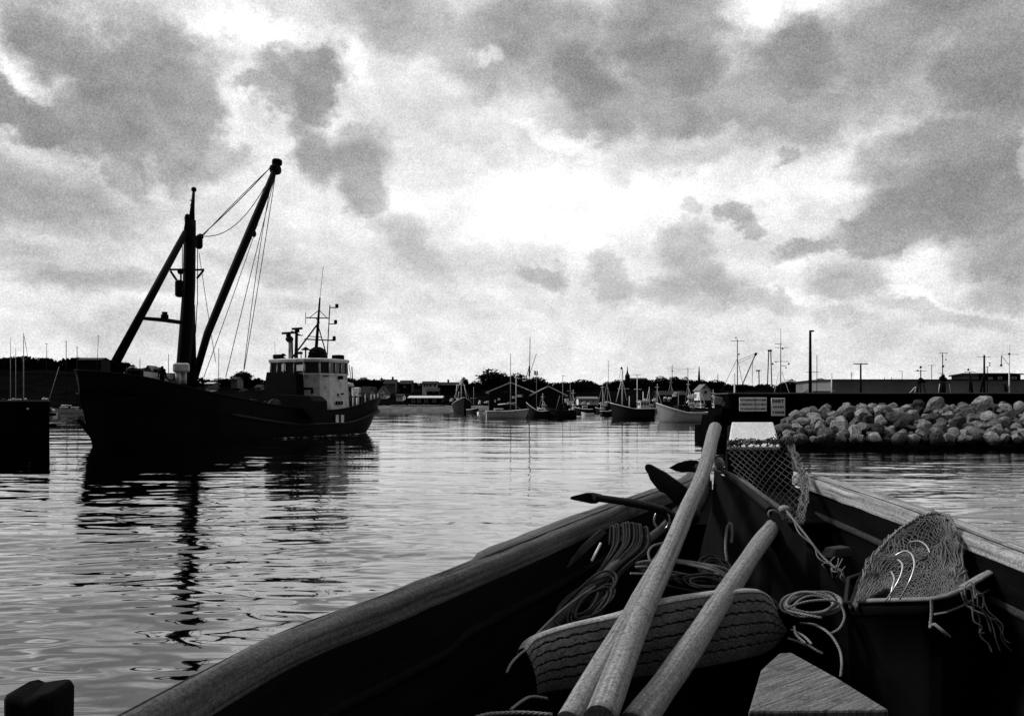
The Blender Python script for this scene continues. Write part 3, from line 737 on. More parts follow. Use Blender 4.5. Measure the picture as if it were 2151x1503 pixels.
# ------------------------------------------------------------------ generic moored boat
def boat(name, label, x0, x1, yw, hh, ang, hull, trim=None, house_=None, masts=(), booms=(), extra=None, beam=None, sheer=.35, cat='boat', dist_=None, group=None, deck='dark_boat', Lm=None):
    """x0..x1 columns of the waterline, yw waterline row, hh freeboard in rows at mid, ang heading of the bow in degrees (0 = towards +x)"""
    d = dist_ or dist(yw); s = d / F
    a = R(ang); Lvis = (x1 - x0) * s
    L = Lm or Lvis / max(.35, abs(math.cos(a)) + abs(math.sin(a)) * .3); Bm = beam or L * .3
    c = Vector((((x0 + x1) / 2 - CX) * s, d + abs(math.sin(a)) * L / 2, 0))
    A = Vector((math.cos(a), math.sin(a), 0)); Nn = Vector((-math.sin(a), math.cos(a), 0))
    fb = hh * s
    root = thing(name, label, cat, c, group)
    n = 14; rows = []; top = []
    for i in range(n + 1):
        u = i / n                          # 0 stern .. 1 bow
        br = (.78 + .22 * math.sin(min(1, u * 2.2) * PI / 2)) * (1 - max(0, (u - .55) / .45) ** 2.2)
        zt = fb * (1 + sheer * (2.2 * max(0, u - .45) ** 1.6 * 1.5 + .25 * max(0, .3 - u)))
        xs = (u - .5) * L
        over = .07 * L * max(0, u - .7) / .3
        row = []
        for (k, z) in ((.0, -.5), (.72, -.25), (.86, .15 * zt), (.95, .6 * zt), (1.0, zt)):
            row.append(c + A * (xs + over * max(0, z) / max(.01, zt)) + Nn * (-Bm / 2 * br * k) + Vector((0, 0, z)))
        row2 = [c + A * (xs + over * max(0, z) / max(.01, zt)) + Nn * (Bm / 2 * br * k) + Vector((0, 0, z)) for (k, z) in reversed(((.72, -.25), (.86, .15 * zt), (.95, .6 * zt), (1.0, zt)))]
        rows.append(row2 + row); top.append((row[-1], row2[0]))
    mb = MB(); mb.sheet(rows, True); o = rows[0]; mb.add(o, [tuple(range(len(o)))]); mb.build('hull', hull, root)
    mb = MB(); dz = Vector((0, 0, -min(.3, fb * .3)))
    mb.sheet([[p + dz, q + dz] for (p, q) in top], False); mb.build('deck', M[deck], root)
    if trim is not None:
        mb = MB(); w = max(.05, .9 * s * .5)
        mb.tube([p for p, q in top] + [q for p, q in reversed(top)], w, 5, closed=True); mb.build('gunwale', trim, root)
    if house_:
        for (u0, u1, hz, hw, mt) in house_:
            p0 = c + A * (u0 - .5) * L; p1 = c + A * (u1 - .5) * L; m = (p0 + p1) / 2; ln = (p1 - p0).length
            zb = fb * .6; zt = fb + hz * s
            mb = MB(); mb.box((m.x, m.y, (zb + zt) / 2), (ln, Bm * hw, zt - zb), a, bev=.06, taper=(.93, .95)); hs = mb.build('wheelhouse', mt, root)
            mb = MB(); mb.box((m.x, m.y, zt + .05), (ln * 1.06, Bm * hw * 1.06, .1), a, bev=.03); mb.build('roof', M['white_boat'] if mt != M['dark_boat'] else M['dark_boat'], hs)
            wh = (zt - zb) * .24; zc = zb + (zt - zb) * .76
            kx = 3
            for k in range(kx):
                q = m + A * ((k + .5) / kx - .5) * ln * .86
                for sg in (-1, 1):
                    mb = MB(); mb.box(q + Nn * sg * (Bm * hw / 2 * .965) + Vector((0, 0, zc)), (ln * .2, .06, wh), a); mb.build('window', M['glass_dark'], hs)
            for sg in (-1, 1):
                for k in (-1, 1):
                    mb = MB(); mb.box(m + A * sg * (ln / 2 * .945) + Nn * k * Bm * hw * .22 + Vector((0, 0, zc)), (.06, Bm * hw * .32, wh), a); mb.build('window', M['glass_dark'], hs)
    for mk in masts:
        px, yt, r = mk[:3]; arms = mk[3] if len(mk) > 3 else (); mt = M[mk[4]] if len(mk) > 4 else M['iron_black']; lamps = mk[5] if len(mk) > 5 else ()
        dm = d + (abs(math.sin(a)) * L / 2)
        b = W(px, 845, dm); b.z = fb * .5
        t = W(mk[6] if len(mk) > 6 else px, yt, dm)
        r *= 1.2; mb = MB(); mb.bar(b, t, r * dm / F, 8, r * .6 * dm / F); mo = mb.build('mast', mt, root)
        for (ax0, ax1, ay) in arms:
            mb = MB(); mb.bar(W(ax0, ay, dm), W(ax1, ay, dm), .55 * dm / F, 6); mb.build('crossarm', mt, mo)
        for (lx, ly, lr) in lamps:
            mb = MB(); mb.ball(W(lx, ly, dm), lr * dm / F, 10, (1, 1, 1.15)); mb.build('lamp', M['iron_black'], mo)
    for (p, q, r, mt) in booms:
        dm = d + (abs(math.sin(a)) * L / 2)
        mb = MB(); mb.bar(W(p[0], p[1], dm), W(q[0], q[1], dm), max(r, .38) * 1.2 * dm / F, 6); mb.build('spar' if r > .5 else 'stay', M[mt], root)
    if extra: extra(root, c, A, Nn, d, s, fb, L, Bm)
    return root
def quay_clutter():
    rnd = random.Random(31); proto = None
    for i, (px, py) in enumerate(((1226, 849), (1236, 850), (1262, 848), (1270, 852), (1276, 846), (1376, 842), (1398, 836), (1407, 838), (1418, 833), (1448, 835), (1458, 836), (1500, 834), (1008, 848), (1024, 846), (1034, 850), (1130, 852), (1136, 853), (1190, 846), (1200, 850), (948, 843), (1456, 848), (1466, 852), (1446, 846))):
        d = 232 if px < 1290 else 215; b = W(px, py, d)
        if proto is None:
            proto = thing('crate_stack', 'small stack of pale fish crates on the far quay among the moored boats', 'crates', b, 'stacks of pale crates on the far quay')
            mb = MB(); mb.box(b + Vector((0, 0, .2)), (.8, .5, .34), bev=.04); mb.box(b + Vector((.06, 0, .56)), (.78, .5, .32), bev=.04); mb.box(b + Vector((-.6, .1, .2)), (.3, .5, .4), bev=.04); mb.build('crate', M['wall_light'], proto)
        else: copy_tree(proto, b, rnd.uniform(-.4, .4), (rnd.uniform(.5, 1.6), 1, rnd.uniform(.5, 1.8)))
    mb = MB(); a, b = W(1190, 858, 236), W(1540, 858, 236); mb.box(((a.x + b.x) / 2, 243, .9), (b.x - a.x, 14, 1.9)); mb.build('quay', M['pier_dark'], kind='structure')
quay_clutter()

def fleet():
    wb, gb, db = M['white_boat'], M['grey_boat'], M['dark_boat']
    # bow-on trawler
    boat('trawler', 'trawler seen bow-on with black hull, white bulwark and white A-frame mast', 944, 990, 866, 17, -82, db, wb, ((.25, .5, 13, .5, wb),),
         masts=((969, 790, .8, ((958, 977, 808), (961, 975, 799)), 'white_boat'),),
         booms=(((957, 836), (960, 808), .7, 'white_boat'), ((980, 836), (975, 808), .7, 'white_boat'), ((952, 840), (969, 796), .3, 'white_boat'), ((986, 840), (969, 796), .3, 'white_boat'), ((962, 838), (964, 822), .8, 'white_boat')),
         beam=5.2, Lm=13, sheer=.7)
    boat('dinghy', 'small dark open boat right of the bow-on trawler', 984, 1003, 868, 8, -60, db, wb, beam=2.0, Lm=4.5, masts=((995, 812, .5, ((988, 1001, 836),), 'grey_boat'),))
    boat('motor_boat', 'small light open boat left of the grey sailing ketch', 1003, 1018, 869, 5, 20, wb, db, beam=1.8)
    # grey ketch
    boat('sailing_boat', 'low grey sailing ketch with two bare masts in front of the left large shed', 1020, 1106, 878, 15, 6, gb, wb, ((.2, .42, 4, .5, wb),),
         masts=((1072.5, 742, .9, ((1066, 1082, 845),), 'grey_boat'), (1084, 789, .8, (), 'white_boat')), booms=(((1084, 846), (1046, 849), .9, 'white_boat'), ((1072, 846), (1100, 862), .25, 'grey_boat')), sheer=.22, beam=3.0)
    boat('sailing_boat', 'dark sailing boat with a tall mast and raked gaff left of the flag', 1108, 1150, 876, 13, 184, db, wb, ((.3, .5, 4, .5, wb),),
         masts=((1111, 708, .9, (), 'iron_black', (), 1113.5),), booms=(((1113, 785), (1127, 742), .5, 'iron_black'), ((1104, 800), (1112, 768), .6, 'iron_black'), ((1112, 790), (1112, 768), 1.6, 'iron_black')), sheer=1.1, beam=3)
    boat('fishing_boat', 'dark fishing boat with a small white wheelhouse top, right of the right large shed', 1150, 1212, 876, 14, 175, db, db, ((.45, .62, 12, .55, db),),
         masts=((1182, 788, .6, ((1180, 1187, 789),), 'grey_boat'), (1198, 806, .5, ((1191, 1206, 821),), 'grey_boat')), booms=(((1166, 868), (1176, 830), .4, 'grey_boat'),), beam=3.6)
    boat('rowing_boat', 'small white skiff lying low on the water left of the two trawlers', 1222, 1247, 873, 6, 183, wb, None, beam=1.6)
    boat('fishing_boat', 'small dark boat with white cabin sides behind the white skiff', 1208, 1245, 869, 10, 178, db, wb, ((.3, .6, 6, .6, wb),), beam=2.6)
    # black trawler with oval light rail
    boat('trawler', 'black fishing boat with a pale curved rail and white mast with crossed yards', 1286, 1372, 878, 20, 184, db, wb, ((.1, .35, 16, .5, wb),),
         masts=((1307, 772, 1.2, ((1298, 1322, 816), (1297, 1313, 797)), 'white_boat', ((1305.5, 773, 2.4),)), (1338.5, 786, .9, ((1332, 1348, 817), (1329, 1347, 787)), 'white_boat'), (1322, 832, 1.0, (), 'white_boat'), (1364, 812, .6, (), 'white_boat')),
         booms=(((1294, 844), (1305, 800), .6, 'white_boat'), ((1301, 795), (1304, 776), .4, 'white_boat'), ((1309, 795), (1308, 776), .4, 'white_boat'), ((1317, 840), (1308, 800), .4, 'white_boat'), ((1358, 842), (1364, 816), .5, 'white_boat')), beam=5, sheer=.5)
    boat('fishing_boat', 'pale cutter behind the stern of the black fishing boat', 1340, 1372, 866, 16, 178, gb, wb, ((.3, .6, 12, .6, wb),), masts=((1351, 822, 1.0, (), 'white_boat'),), beam=3)
    # grey moored boat
    boat('fishing_boat', 'grey-hulled fishing boat moored bow to the left beside the dark pier', 1384, 1490, 886, 20, 184, gb, wb, ((.42, .66, 13, .55, db), (.1, .3, 8, .5, db)),
         masts=((1425, 822, .7, ((1418, 1433, 825),), 'grey_boat'), (1452, 828, .5, (), 'grey_boat')), beam=4.2, sheer=.8)
    more = [(1196, 1216, 868, 'pale half-decked boat moored just right of the two large sheds', 2, (1204, 818)), (1252, 1276, 868, 'dark boat with a white cabin left of the black fishing boat', 1, (1266, 806)), (1262, 1290, 872, 'small dark cutter with a bare mast touching the bow of the black fishing boat', 0, (1276, 798)),
            (1374, 1394, 866, 'light boat in the gap between the black and the grey fishing boats', 2, (1381, 806)), (1396, 1424, 862, 'dark trawler behind the wheelhouse of the grey fishing boat', 0, (1410, 796)), (1436, 1462, 864, 'white-cabined boat behind the stern of the grey fishing boat', 1, (1446, 800)),
            (1462, 1486, 866, 'boat with pale rails below the white gabled house', 1, (1472, 812)), (1492, 1512, 866, 'small boat close against the dark pier head', 2, (1498, 818)), (1130, 1152, 868, 'white cabin boat in front of the right large shed', 1, (1140, 826)), (1046, 1068, 866, 'dark boat with pale rails behind the grey ketch', 0, (1058, 822))]
    for (x0, x1, yw, lab, kk, (mx, my)) in more:
        boat('fishing_boat', lab, x0, x1, yw, 9, (4, 176)[kk % 2], (db, db, gb)[kk], wb, ((.3, .62, 9, .6, wb if kk else db),), masts=((mx, my, .6, ((mx - 4, mx + 4, my + 7),), 'white_boat' if kk else 'grey_boat'),), booms=(((mx, my + 14), (x1 - 3, yw - 14), .4, 'white_boat'), ((mx, my + 2), (x0 + 2, yw - 12), .3, 'grey_boat')), beam=2.8)
    # boats on the other side of the pier, tops visible
    boat('fishing_boat', 'boat behind the left pier end with stayed mast and lifted derrick', 1520, 1605, 858, 20, 178, db, wb, ((.15, .4, 20, .5, wb),),
         masts=((1549, 712, 1.1, ((1535, 1564, 716),), 'iron_black', ((1546, 709, 1.5), (1552, 744, 1.8))), (1543, 783, 1.8, (), 'white_boat'), (1543, 783, 1.2, (), 'iron_black')),
         booms=(((1560, 806), (1588, 742), .9, 'iron_black'), ((1586, 746), (1589, 741), 2.2, 'iron_black'), ((1551, 757), (1587, 742), .3, 'rope_far'), ((1551, 762), (1586, 747), .3, 'rope_far'), ((1515, 822), (1549, 752), .35, 'rope_far'), ((1560, 806), (1550, 757), .4, 'rope_far'), ((1581, 760), (1580, 806), .4, 'rope_far'), ((1595, 818), (1594, 778), .9, 'iron_black'), ((1588, 778), (1597, 778), 1.3, 'iron_black')), beam=4.5, dist_=95)
    boat('fishing_boat', 'boat behind the signs with a crossed aerial mast and a narrow black ladder frame', 1600, 1668, 858, 20, 178, db, wb, ((.3, .6, 18, .55, wb),),
         masts=((1640, 722, 1.1, ((1628, 1654, 730), (1625, 1658, 759), (1640, 1651, 768), (1628, 1642, 722)), 'iron_black', ((1623, 764, 1.9), (1657, 764, 1.9), (1651, 772, 1.5), (1644, 732, 1.8), (1630, 760, 1.3))),),
         booms=(((1611, 834), (1615, 735), .9, 'iron_black'), ((1622, 834), (1619, 735), .9, 'iron_black'), ((1613, 736), (1621, 736), 1.8, 'iron_black'), ((1658, 826), (1642, 780), .5, 'white_boat'), ((1626, 826), (1636, 780), .5, 'white_boat'), ((1640, 722), (1640, 690), .25, 'rope_far')), beam=4.5, dist_=92)
    boat('fishing_boat', 'boat behind the rocks with a bushy dark masthead, left of the pair', 1900, 1962, 858, 20, 182, db, wb, ((.3, .55, 16, .5, db),),
         masts=((1934, 776, 1.4, ((1922, 1946, 779), (1926, 1942, 800)), 'iron_black', ((1934, 771, 2.4), (1928, 778, 1.8), (1934, 798, 5), (1940, 800, 4), (1930, 802, 4))),),
         booms=(((1921, 828), (1924, 812), .7, 'white_boat'), ((1910, 826), (1923, 812), .6, 'white_boat'), ((1930, 806), (1926, 826), 1.3, 'iron_black'), ((1940, 806), (1944, 826), 1.0, 'iron_black')), beam=4, dist_=88)
    boat('fishing_boat', 'boat behind the rocks with dark masthead under a flat aerial, right of the pair', 1952, 2012, 858, 20, 182, db, wb, ((.3, .55, 16, .5, db),),
         masts=((1980, 742, 1.1, ((1973, 1991, 741), (1970, 1984, 784)), 'iron_black', ((1980, 748, 1.5), (1987, 755, 1.4), (1981, 769, 2.4), (1977, 795, 4.5), (1985, 797, 4.5), (1981, 790, 4))),),
         booms=(((1971, 826), (1974, 806), .5, 'white_boat'), ((1997, 826), (1994, 806), .5, 'white_boat'), ((1980, 803), (1980, 826), 5, 'iron_black')), beam=4, dist_=90)
    boat('fishing_boat', 'boat at the pier with a thin mast under a flat oval radar', 2012, 2060, 858, 20, 182, db, wb, ((.35, .55, 10, .5, db),),
         masts=((2036.5, 781, 1.5, ((2025, 2050, 781),), 'iron_black', ((2034, 776, 2.2),)),), booms=(((2038, 790), (2042, 826), 2.2, 'iron_black'),), beam=4, dist_=90)
    boat('fishing_boat', 'boat at the pier with a thick tapering black mast before the dark block', 2044, 2100, 858, 20, 182, db, wb, ((.35, .6, 14, .5, db),),
         masts=((2067.5, 745, 2.4, ((2052, 2082, 749),), 'iron_black', ((2079, 762, 1.4), (2079, 767, 1.4))), (2074, 770, .9, ((2071, 2077, 770),), 'iron_black')),
         booms=(((2065, 790), (2060, 826), 1.8, 'iron_black'),), beam=4, dist_=88)
    boat('fishing_boat', 'boat at the right end of the pier with a tall white mast and hanging block', 2090, 2150, 858, 20, 182, db, wb, ((.35, .6, 10, .5, db),),
         masts=((2120, 724, 1.4, ((2103, 2140, 744),), 'white_boat', ((2120, 743, 2.2), (2103, 767, 2.4))),),
         booms=(((2104, 746), (2103, 767), .7, 'iron_black'), ((2105, 748), (2119, 766), .35, 'rope_far'), ((2110, 804), (2114, 822), 2.6, 'iron_black'), ((2124, 806), (2140, 829), .3, 'rope_far')), beam=4, dist_=86)
    # far left: yachts behind the stone pier head
    ym = [(22, 709), (33, 730), (49.5, 699), (98, 721), (139, 716), (162, 727)]
    yl = ['moored yacht with a thin mast at the far left edge', 'moored yacht with a short thin mast second from the left edge', 'moored yacht with the tallest thick mast at the left', 'moored yacht with a mid-height mast beside the pier head corner', 'moored yacht with a stout mast right of the pier head', 'moored yacht with a short stout mast left of the dark block']
    yb = None
    for i, (px, yt) in enumerate(ym):
        ex = ()
        if i == 2: ex = (((58, 748), (51, 706), .25, 'rope_far'), ((44, 838), (0, 842), 1.2, 'white_boat'))
        if i == 4: ex = (((104, 836), (124, 770), .4, 'grey_boat'),)
        boat('sailing_boat', yl[i], px - 30, px + 18, 868 if i < 4 else 866, 9, 180, wb if i in (0, 2) else gb, db, ((.35, .6, 4, .5, wb),), masts=((px, yt, .9 if i in (2, 4, 5) else .6, ((px - 3, px + 2, yt + 1),) if i in (3, 4) else (), 'grey_boat' if i < 3 else 'iron_black'),), booms=ex, beam=2.4, group='yachts moored behind the left pier head', dist_=150 if i < 4 else 190)
    boat('sailing_boat', 'distant yacht with a leaning mast above the dark flat-roofed block', 185, 215, 858, 8, 180, gb, db, masts=((200, 705, .6, ((205, 208, 705),), 'iron_black', (), 206.5),), beam=2.2, dist_=230, group='yachts moored behind the crane ship')
    for (px, yt, lab) in ((459.5, 731, 'distant yacht mast between the crane mast and the wheelhouse'), (354, 744, 'distant yacht mast seen just left of the crane mast'), (294, 752, 'distant yacht mast over the foredeck hut')):
        boat('sailing_boat', lab, px - 20, px + 14, 858, 8, 180, gb, db, masts=((px, yt, .8, (), 'iron_black'),), beam=2.2, dist_=235, group='yachts moored behind the crane ship')
    # small craft drawn up on the stone slope
    proto = None
    for i, px in enumerate((829, 841, 853, 866, 881, 894, 906, 917, 930)):
        d = 257; b = W(px, 849, d); b.z = 1.35
        if proto is None:
            proto = thing('rowing_boat', 'one of the small pale boats drawn up in a row on the far stone slope', 'boat', b, 'small boats drawn up on the far stone slope')
            mb = MB(); rows = []
            for k in range(7):
                u = k / 6 - .5; w = .55 * (1 - (2 * u) ** 2 * .8); rows.append([b + Vector((u * 2.4, s_ * w, z)) for (s_, z) in ((-1, .5), (-.8, .15), (0, 0), (.8, .15), (1, .5))])
            mb.sheet(rows); mb.sheet([[r[0], r[-1]] for r in rows]); mb.build('hull', wb, proto)
        else:
            o = copy_tree(proto, b, .1 * (i % 3), (random.uniform(.7, 1.1), 1, random.uniform(.7, 1.2)))
    boat('motor_boat', 'small white cabin boat against the far stone slope', 893, 906, 860, 5, 180, wb, None, ((.3, .7, 3, .6, wb),), beam=1.6)
    boat('motor_boat', 'tiny pale boat left of the small white cabin boat', 858, 866, 859, 4, 180, wb, None, ((.3, .7, 3, .6, wb),), beam=1.6)
fleet()

# ------------------------------------------------------------------ pier wall, signs and boulders at the right
def pier():
    D = 56.0
    zt = W(0, 828, D).z
    x0, x1 = W(1531, 0, D).x, W(2151, 0, D).x + 22
    root = thing('pier_wall', 'long black pier wall behind the boulders and signs', 'pier', ((x0 + x1) / 2, D, 0))
    mb = MB(); mb.box(((x0 + x1) / 2, D + 2, (zt - 1.6) / 2), (x1 - x0, 4, zt + 1.6)); mb.build('wall', M['pier_dark'], root)
    mb = MB(); mb.box(((x0 + x1) / 2 + .05, D + 2, zt + .06), (x1 - x0 + .3, 4.3, .12), bev=.03); mb.build('coping', M['pier_conc'], root)
    xa = x0
    while xa < x1:
        mb = MB(); mb.box((xa + .2, D - .1, zt / 2 - .4), (.28, .2, zt + .6)); mb.build('pile', M['pier_dark'], root); xa += 2.4
    xl = W(1480, 0, D).x
    mb = MB(); zl = W(0, 862, D).z
    rows = [[Vector((x, D - .6 + 3.8 * v, zz + random.uniform(-.12, .12))) for v in (0, 1)] for (x, zz) in ((xl, -.8), (xl + .05, zl * .45), (xl + .5, zl * .5), (xl + .6, zl * .8), (xl + 1.0, zl * .85), (xl + 1.1, zl + .1), (x0, zl + .15))]
    mb.sheet(rows, False); mb.prism([r[0] for r in rows] + [Vector((x0, D - .6, -.8))], (0, 3.8, 0)); mb.build('footing', M['pier_dark'], root)
    # pale crates / cloths at the pier head
    for (px, py, w, h, lab) in ((1508.5, 841, 9, 13, 'pale leaning sheet at the pier head left of the signs'), (1522, 848, 4, 8, 'small pale panel beside the leaning sheet at the pier head')):
        c = W(px, py, D + 1); s = (D + 1) / F
        mb = MB(); mb.box((0, 0, 0), (w * 2 * s, .08, h * 1.2 * s), rot=Matrix.Rotation(R(12), 3, 'Y'), bev=.02)
        mb.v = [tuple(Vector(v) + c) for v in mb.v]
        o = mb.build('panel', M['grey_boat'], loc=c); tag(o, lab, 'panel')
    # signs
    Ds = D - .32
    def sign(a, b, lab, name):
        p, q = W(a[0], a[1], Ds), W(b[0], b[1], Ds); c = (p + q) / 2
        root = thing(name, lab, 'sign', c)
        mb = MB(); mb.box(c, (q.x - p.x, .06, p.z - q.z), bev=.012); mb.build('board', M['sign_white'], root)
        return root, p, q, c
    def text(body, c, h, wmax, mt, root, name='lettering'):
        cu = bpy.data.curves.new('lettering', 'FONT'); cu.body = body; cu.size = 1; cu.extrude = .008; cu.align_x = 'CENTER'; cu.align_y = 'CENTER'; cu.offset = .03
        o = bpy.data.objects.new('tmp', cu); COL.objects.link(o); bpy.context.view_layer.update()
        me = bpy.data.meshes.new_from_object(o.evaluated_get(bpy.context.evaluated_depsgraph_get()))
        bpy.data.objects.remove(o)
        co = np.zeros(len(me.vertices) * 3, dtype=np.float32); me.vertices.foreach_get('co', co); co = co.reshape(-1, 3)
        w0, w1, h0, h1 = co[:, 0].min(), co[:, 0].max(), co[:, 1].min(), co[:, 1].max()
        loc = LOC[root]
        X = (co[:, 0] - (w0 + w1) / 2) / (w1 - w0) * wmax; Z = (co[:, 1] - (h0 + h1) / 2) / (h1 - h0) * h
        out = np.stack([X + c[0] - loc.x, co[:, 2] + c[1] - loc.y, Z + c[2] - loc.z], 1).astype(np.float32)
        me.vertices.foreach_set('co', out.ravel()); me.materials.clear(); me.materials.append(mt)
        t = bpy.data.objects.new(name, me); COL.objects.link(t); t.parent = root; me.update()
    r1, p, q, c = sign((1620, 835.5), (1649, 873), 'white speed notice board reading FART HAVNEN 2 KNOB on the dark pier', 'speed_sign')
    h = p.z - q.z; w = q.x - p.x; y = Ds - .045
    text('FART', (c.x, y, p.z - h * .17), h * .19, w * .86, M['sign_ink'], r1)
    text('HAVNEN', (c.x, y, p.z - h * .50), h * .10, w * .80, M['sign_fade'], r1)
    text('2 KNOB', (c.x, y, p.z - h * .80), h * .15, w * .86, M['sign_ink'], r1)
    r2, p, q, c = sign((1553, 834.5), (1610.5, 863.5), 'wide white notice board with three blurred lines of text in two columns', 'notice_board')
    h = p.z - q.z; w = q.x - p.x
    rnd = random.Random(3)
    mb = MB()
    for ln in (.17, .49, .81):
        for (u0, u1) in ((.04, .54), (.60, .97)):
            u = u0
            while u < u1:                                  # letter-sized strokes: the wording itself cannot be read in the photograph
                lw = rnd.uniform(.012, .02); zc = p.z - h * (ln + rnd.uniform(-.008, .008))
                x = p.x + w * u
                mb.box((x, y, zc), (w * .007, .02, h * rnd.uniform(.09, .125)))
                mb.box((x + w * lw * .45, y - .003, zc + h * rnd.choice((-.045, 0, .045))), (w * lw * .9, .02, h * .028))
                if rnd.random() < .6: mb.box((x + w * lw, y - .006, zc - h * .01), (w * .006, .02, h * rnd.uniform(.05, .1)))
                u += lw + rnd.choice((.012, .012, .016, .03))
    mb.build('lettering', M['sign_ink'], r2)
    mb = MB(); mb.box((p.x + w * .575, Ds - .036, c.z), (.03, .02, h * .98)); mb.build('seam', M['sign_fade'], r2)
pier()

def boulders():
    protos = []
    import bmesh
    rnd = random.Random(21)
    for k in range(9):
        bm = bmesh.new(); bmesh.ops.create_icosphere(bm, subdivisions=4, radius=1)
        sx, sy, sz = rnd.uniform(.85, 1.2), rnd.uniform(.8, 1.1), rnd.uniform(.8, 1.1)
        planes = []
        for _ in range(15):
            n = Vector((rnd.gauss(0, 1), rnd.gauss(0, 1), rnd.gauss(0, .8))).normalized(); planes.append((n, rnd.uniform(.60, .86)))
        off = Vector((k * 7.3, 2.1, 5.5))
        for v in bm.verts:
            p = v.co.copy()
            for (n, h_) in planes:
                e = p.dot(n) - h_
                if e > 0: p -= n * e
            p *= 1.08 + .06 * noise.fractal(p * 1.5 + off, 1, 2, 4) + .03 * noise.fractal(p * 5 + off, .9, 2, 4)
            v.co = Vector((p.x * sx, p.y * sy, p.z * sz))
        me = bpy.data.meshes.new('boulder'); bm.to_mesh(me); bm.free()
        me.polygons.foreach_set('use_smooth', [False] * len(me.polygons)); me.materials.append(M['boulder']); me.update()
        protos.append(me)
    n = 0
    S = 48 / F
    def put(px, py, r, d, lab=None, rot=None, squash=1.0):
        nonlocal n
        c = W(px, py, d); s = r / F * d
        o = bpy.data.objects.new('boulder', protos[n % 9]); COL.objects.link(o)
        o.location = c; o.scale = (s * rnd.uniform(.95, 1.2), s, s * squash * rnd.uniform(.85, 1.0))
        o.rotation_euler = rot or (rnd.uniform(-.3, .3), rnd.uniform(-.35, .35), rnd.uniform(0, 6.28))
        tag(o, lab or 'rounded grey boulder packed among others in the heap before the dark pier', 'boulder', 'boulders heaped before the dark pier'); n += 1
    # notable ones: column, row of centre, radius, distance
    key = [(1965, 850, 23, 51, 'largest pale peaked boulder on top of the heap, under the pair of dark masts'),
           (1930, 851, 17, 51.5, 'pale round boulder just left of the largest peaked one'),
           (2068, 852, 28, 51, 'broad flattish boulder on top of the heap below the thick black mast'),
           (2110, 858, 18, 50.5, 'smooth grey boulder right of the broad flattish one'),
           (2022, 856, 15, 51, 'dark-sided boulder with a pale peak between the two big top boulders'),
           (2145, 862, 18, 50, 'boulder cut by the right edge of the photo on the top row'),
           (1895, 883, 24, 48, 'wide pale boulder in the middle of the heap with a shadow under its front'),
           (1850, 862, 17, 50, 'pale angular boulder on the upper left slope'),
           (1810, 872, 17, 48.5, 'pale flat-faced square boulder left of the middle'),
           (1780, 862, 20, 50, 'wide dark-topped boulder near the left end of the top row'),
           (1735, 857, 13, 51, 'pale slanting boulder at the left end of the top row'),
           (1695, 868, 17, 50, 'oval pale boulder near the left end under the sign'),
           (1712, 876, 15, 49, 'split-looking rounded boulder at the left of the heap'),
           (1655, 884, 16, 49.5, 'leaning boulder at the left foot of the heap'),
           (1670, 869, 13, 51, 'small boulder touching the speed notice board corner'),
           (2010, 890, 22, 47, 'dark faceted boulder right of the middle'),
           (2078, 880, 25, 47.5, 'large dark boulder with a pale flat top on the right'),
           (2095, 901, 17, 46, 'round pale boulder low on the right'),
           (1845, 905, 19, 46, 'low pale-topped boulder at the waterline'),
           (2035, 870, 20, 48.5, 'grey boulder below the broad flattish one')]
    for (px, py, r, d, lab) in key: put(px, py, r * .86, d, lab, squash=.9)
    # the heap: rows from the water up
    rows = [(922, 45.2, 12), (911, 46.0, 14), (899, 46.9, 16), (887, 47.9, 16), (875, 49.0, 16), (865, 50.2, 14), (857, 51.6, 11)]
    for ri, (py, d, r) in enumerate(rows):
        left = 1646 + (0, 2, 0, 4, 14, 60, 130)[ri]
        px = left + rnd.uniform(0, 10)
        while px < 2230:
            rr = r * rnd.choice((.45, .6, .75, .9, 1.0, 1.3))
            put(px, py + rnd.uniform(-3, 3), rr, d + rnd.uniform(-.4, .4))
            px += rr * rnd.uniform(1.5, 2.05)
    # rubble core so nothing shows through between the stones
    mb = MB(); rr = []
    for (d, z) in ((44.5, -.5), (46.5, .35), (49, 1.1), (51.5, 1.7), (55.6, 1.75)):
        rr.append([Vector(((px - CX) / F * d, d, z - .35 + random.uniform(-.2, .2))) for px in range(1650, 2900, 25)])
    mb.sheet(rr, False); mb.build('rubble', M['pier_dark'], kind='stuff', label='dark rubble core between the boulders', cat='rubble')
boulders()

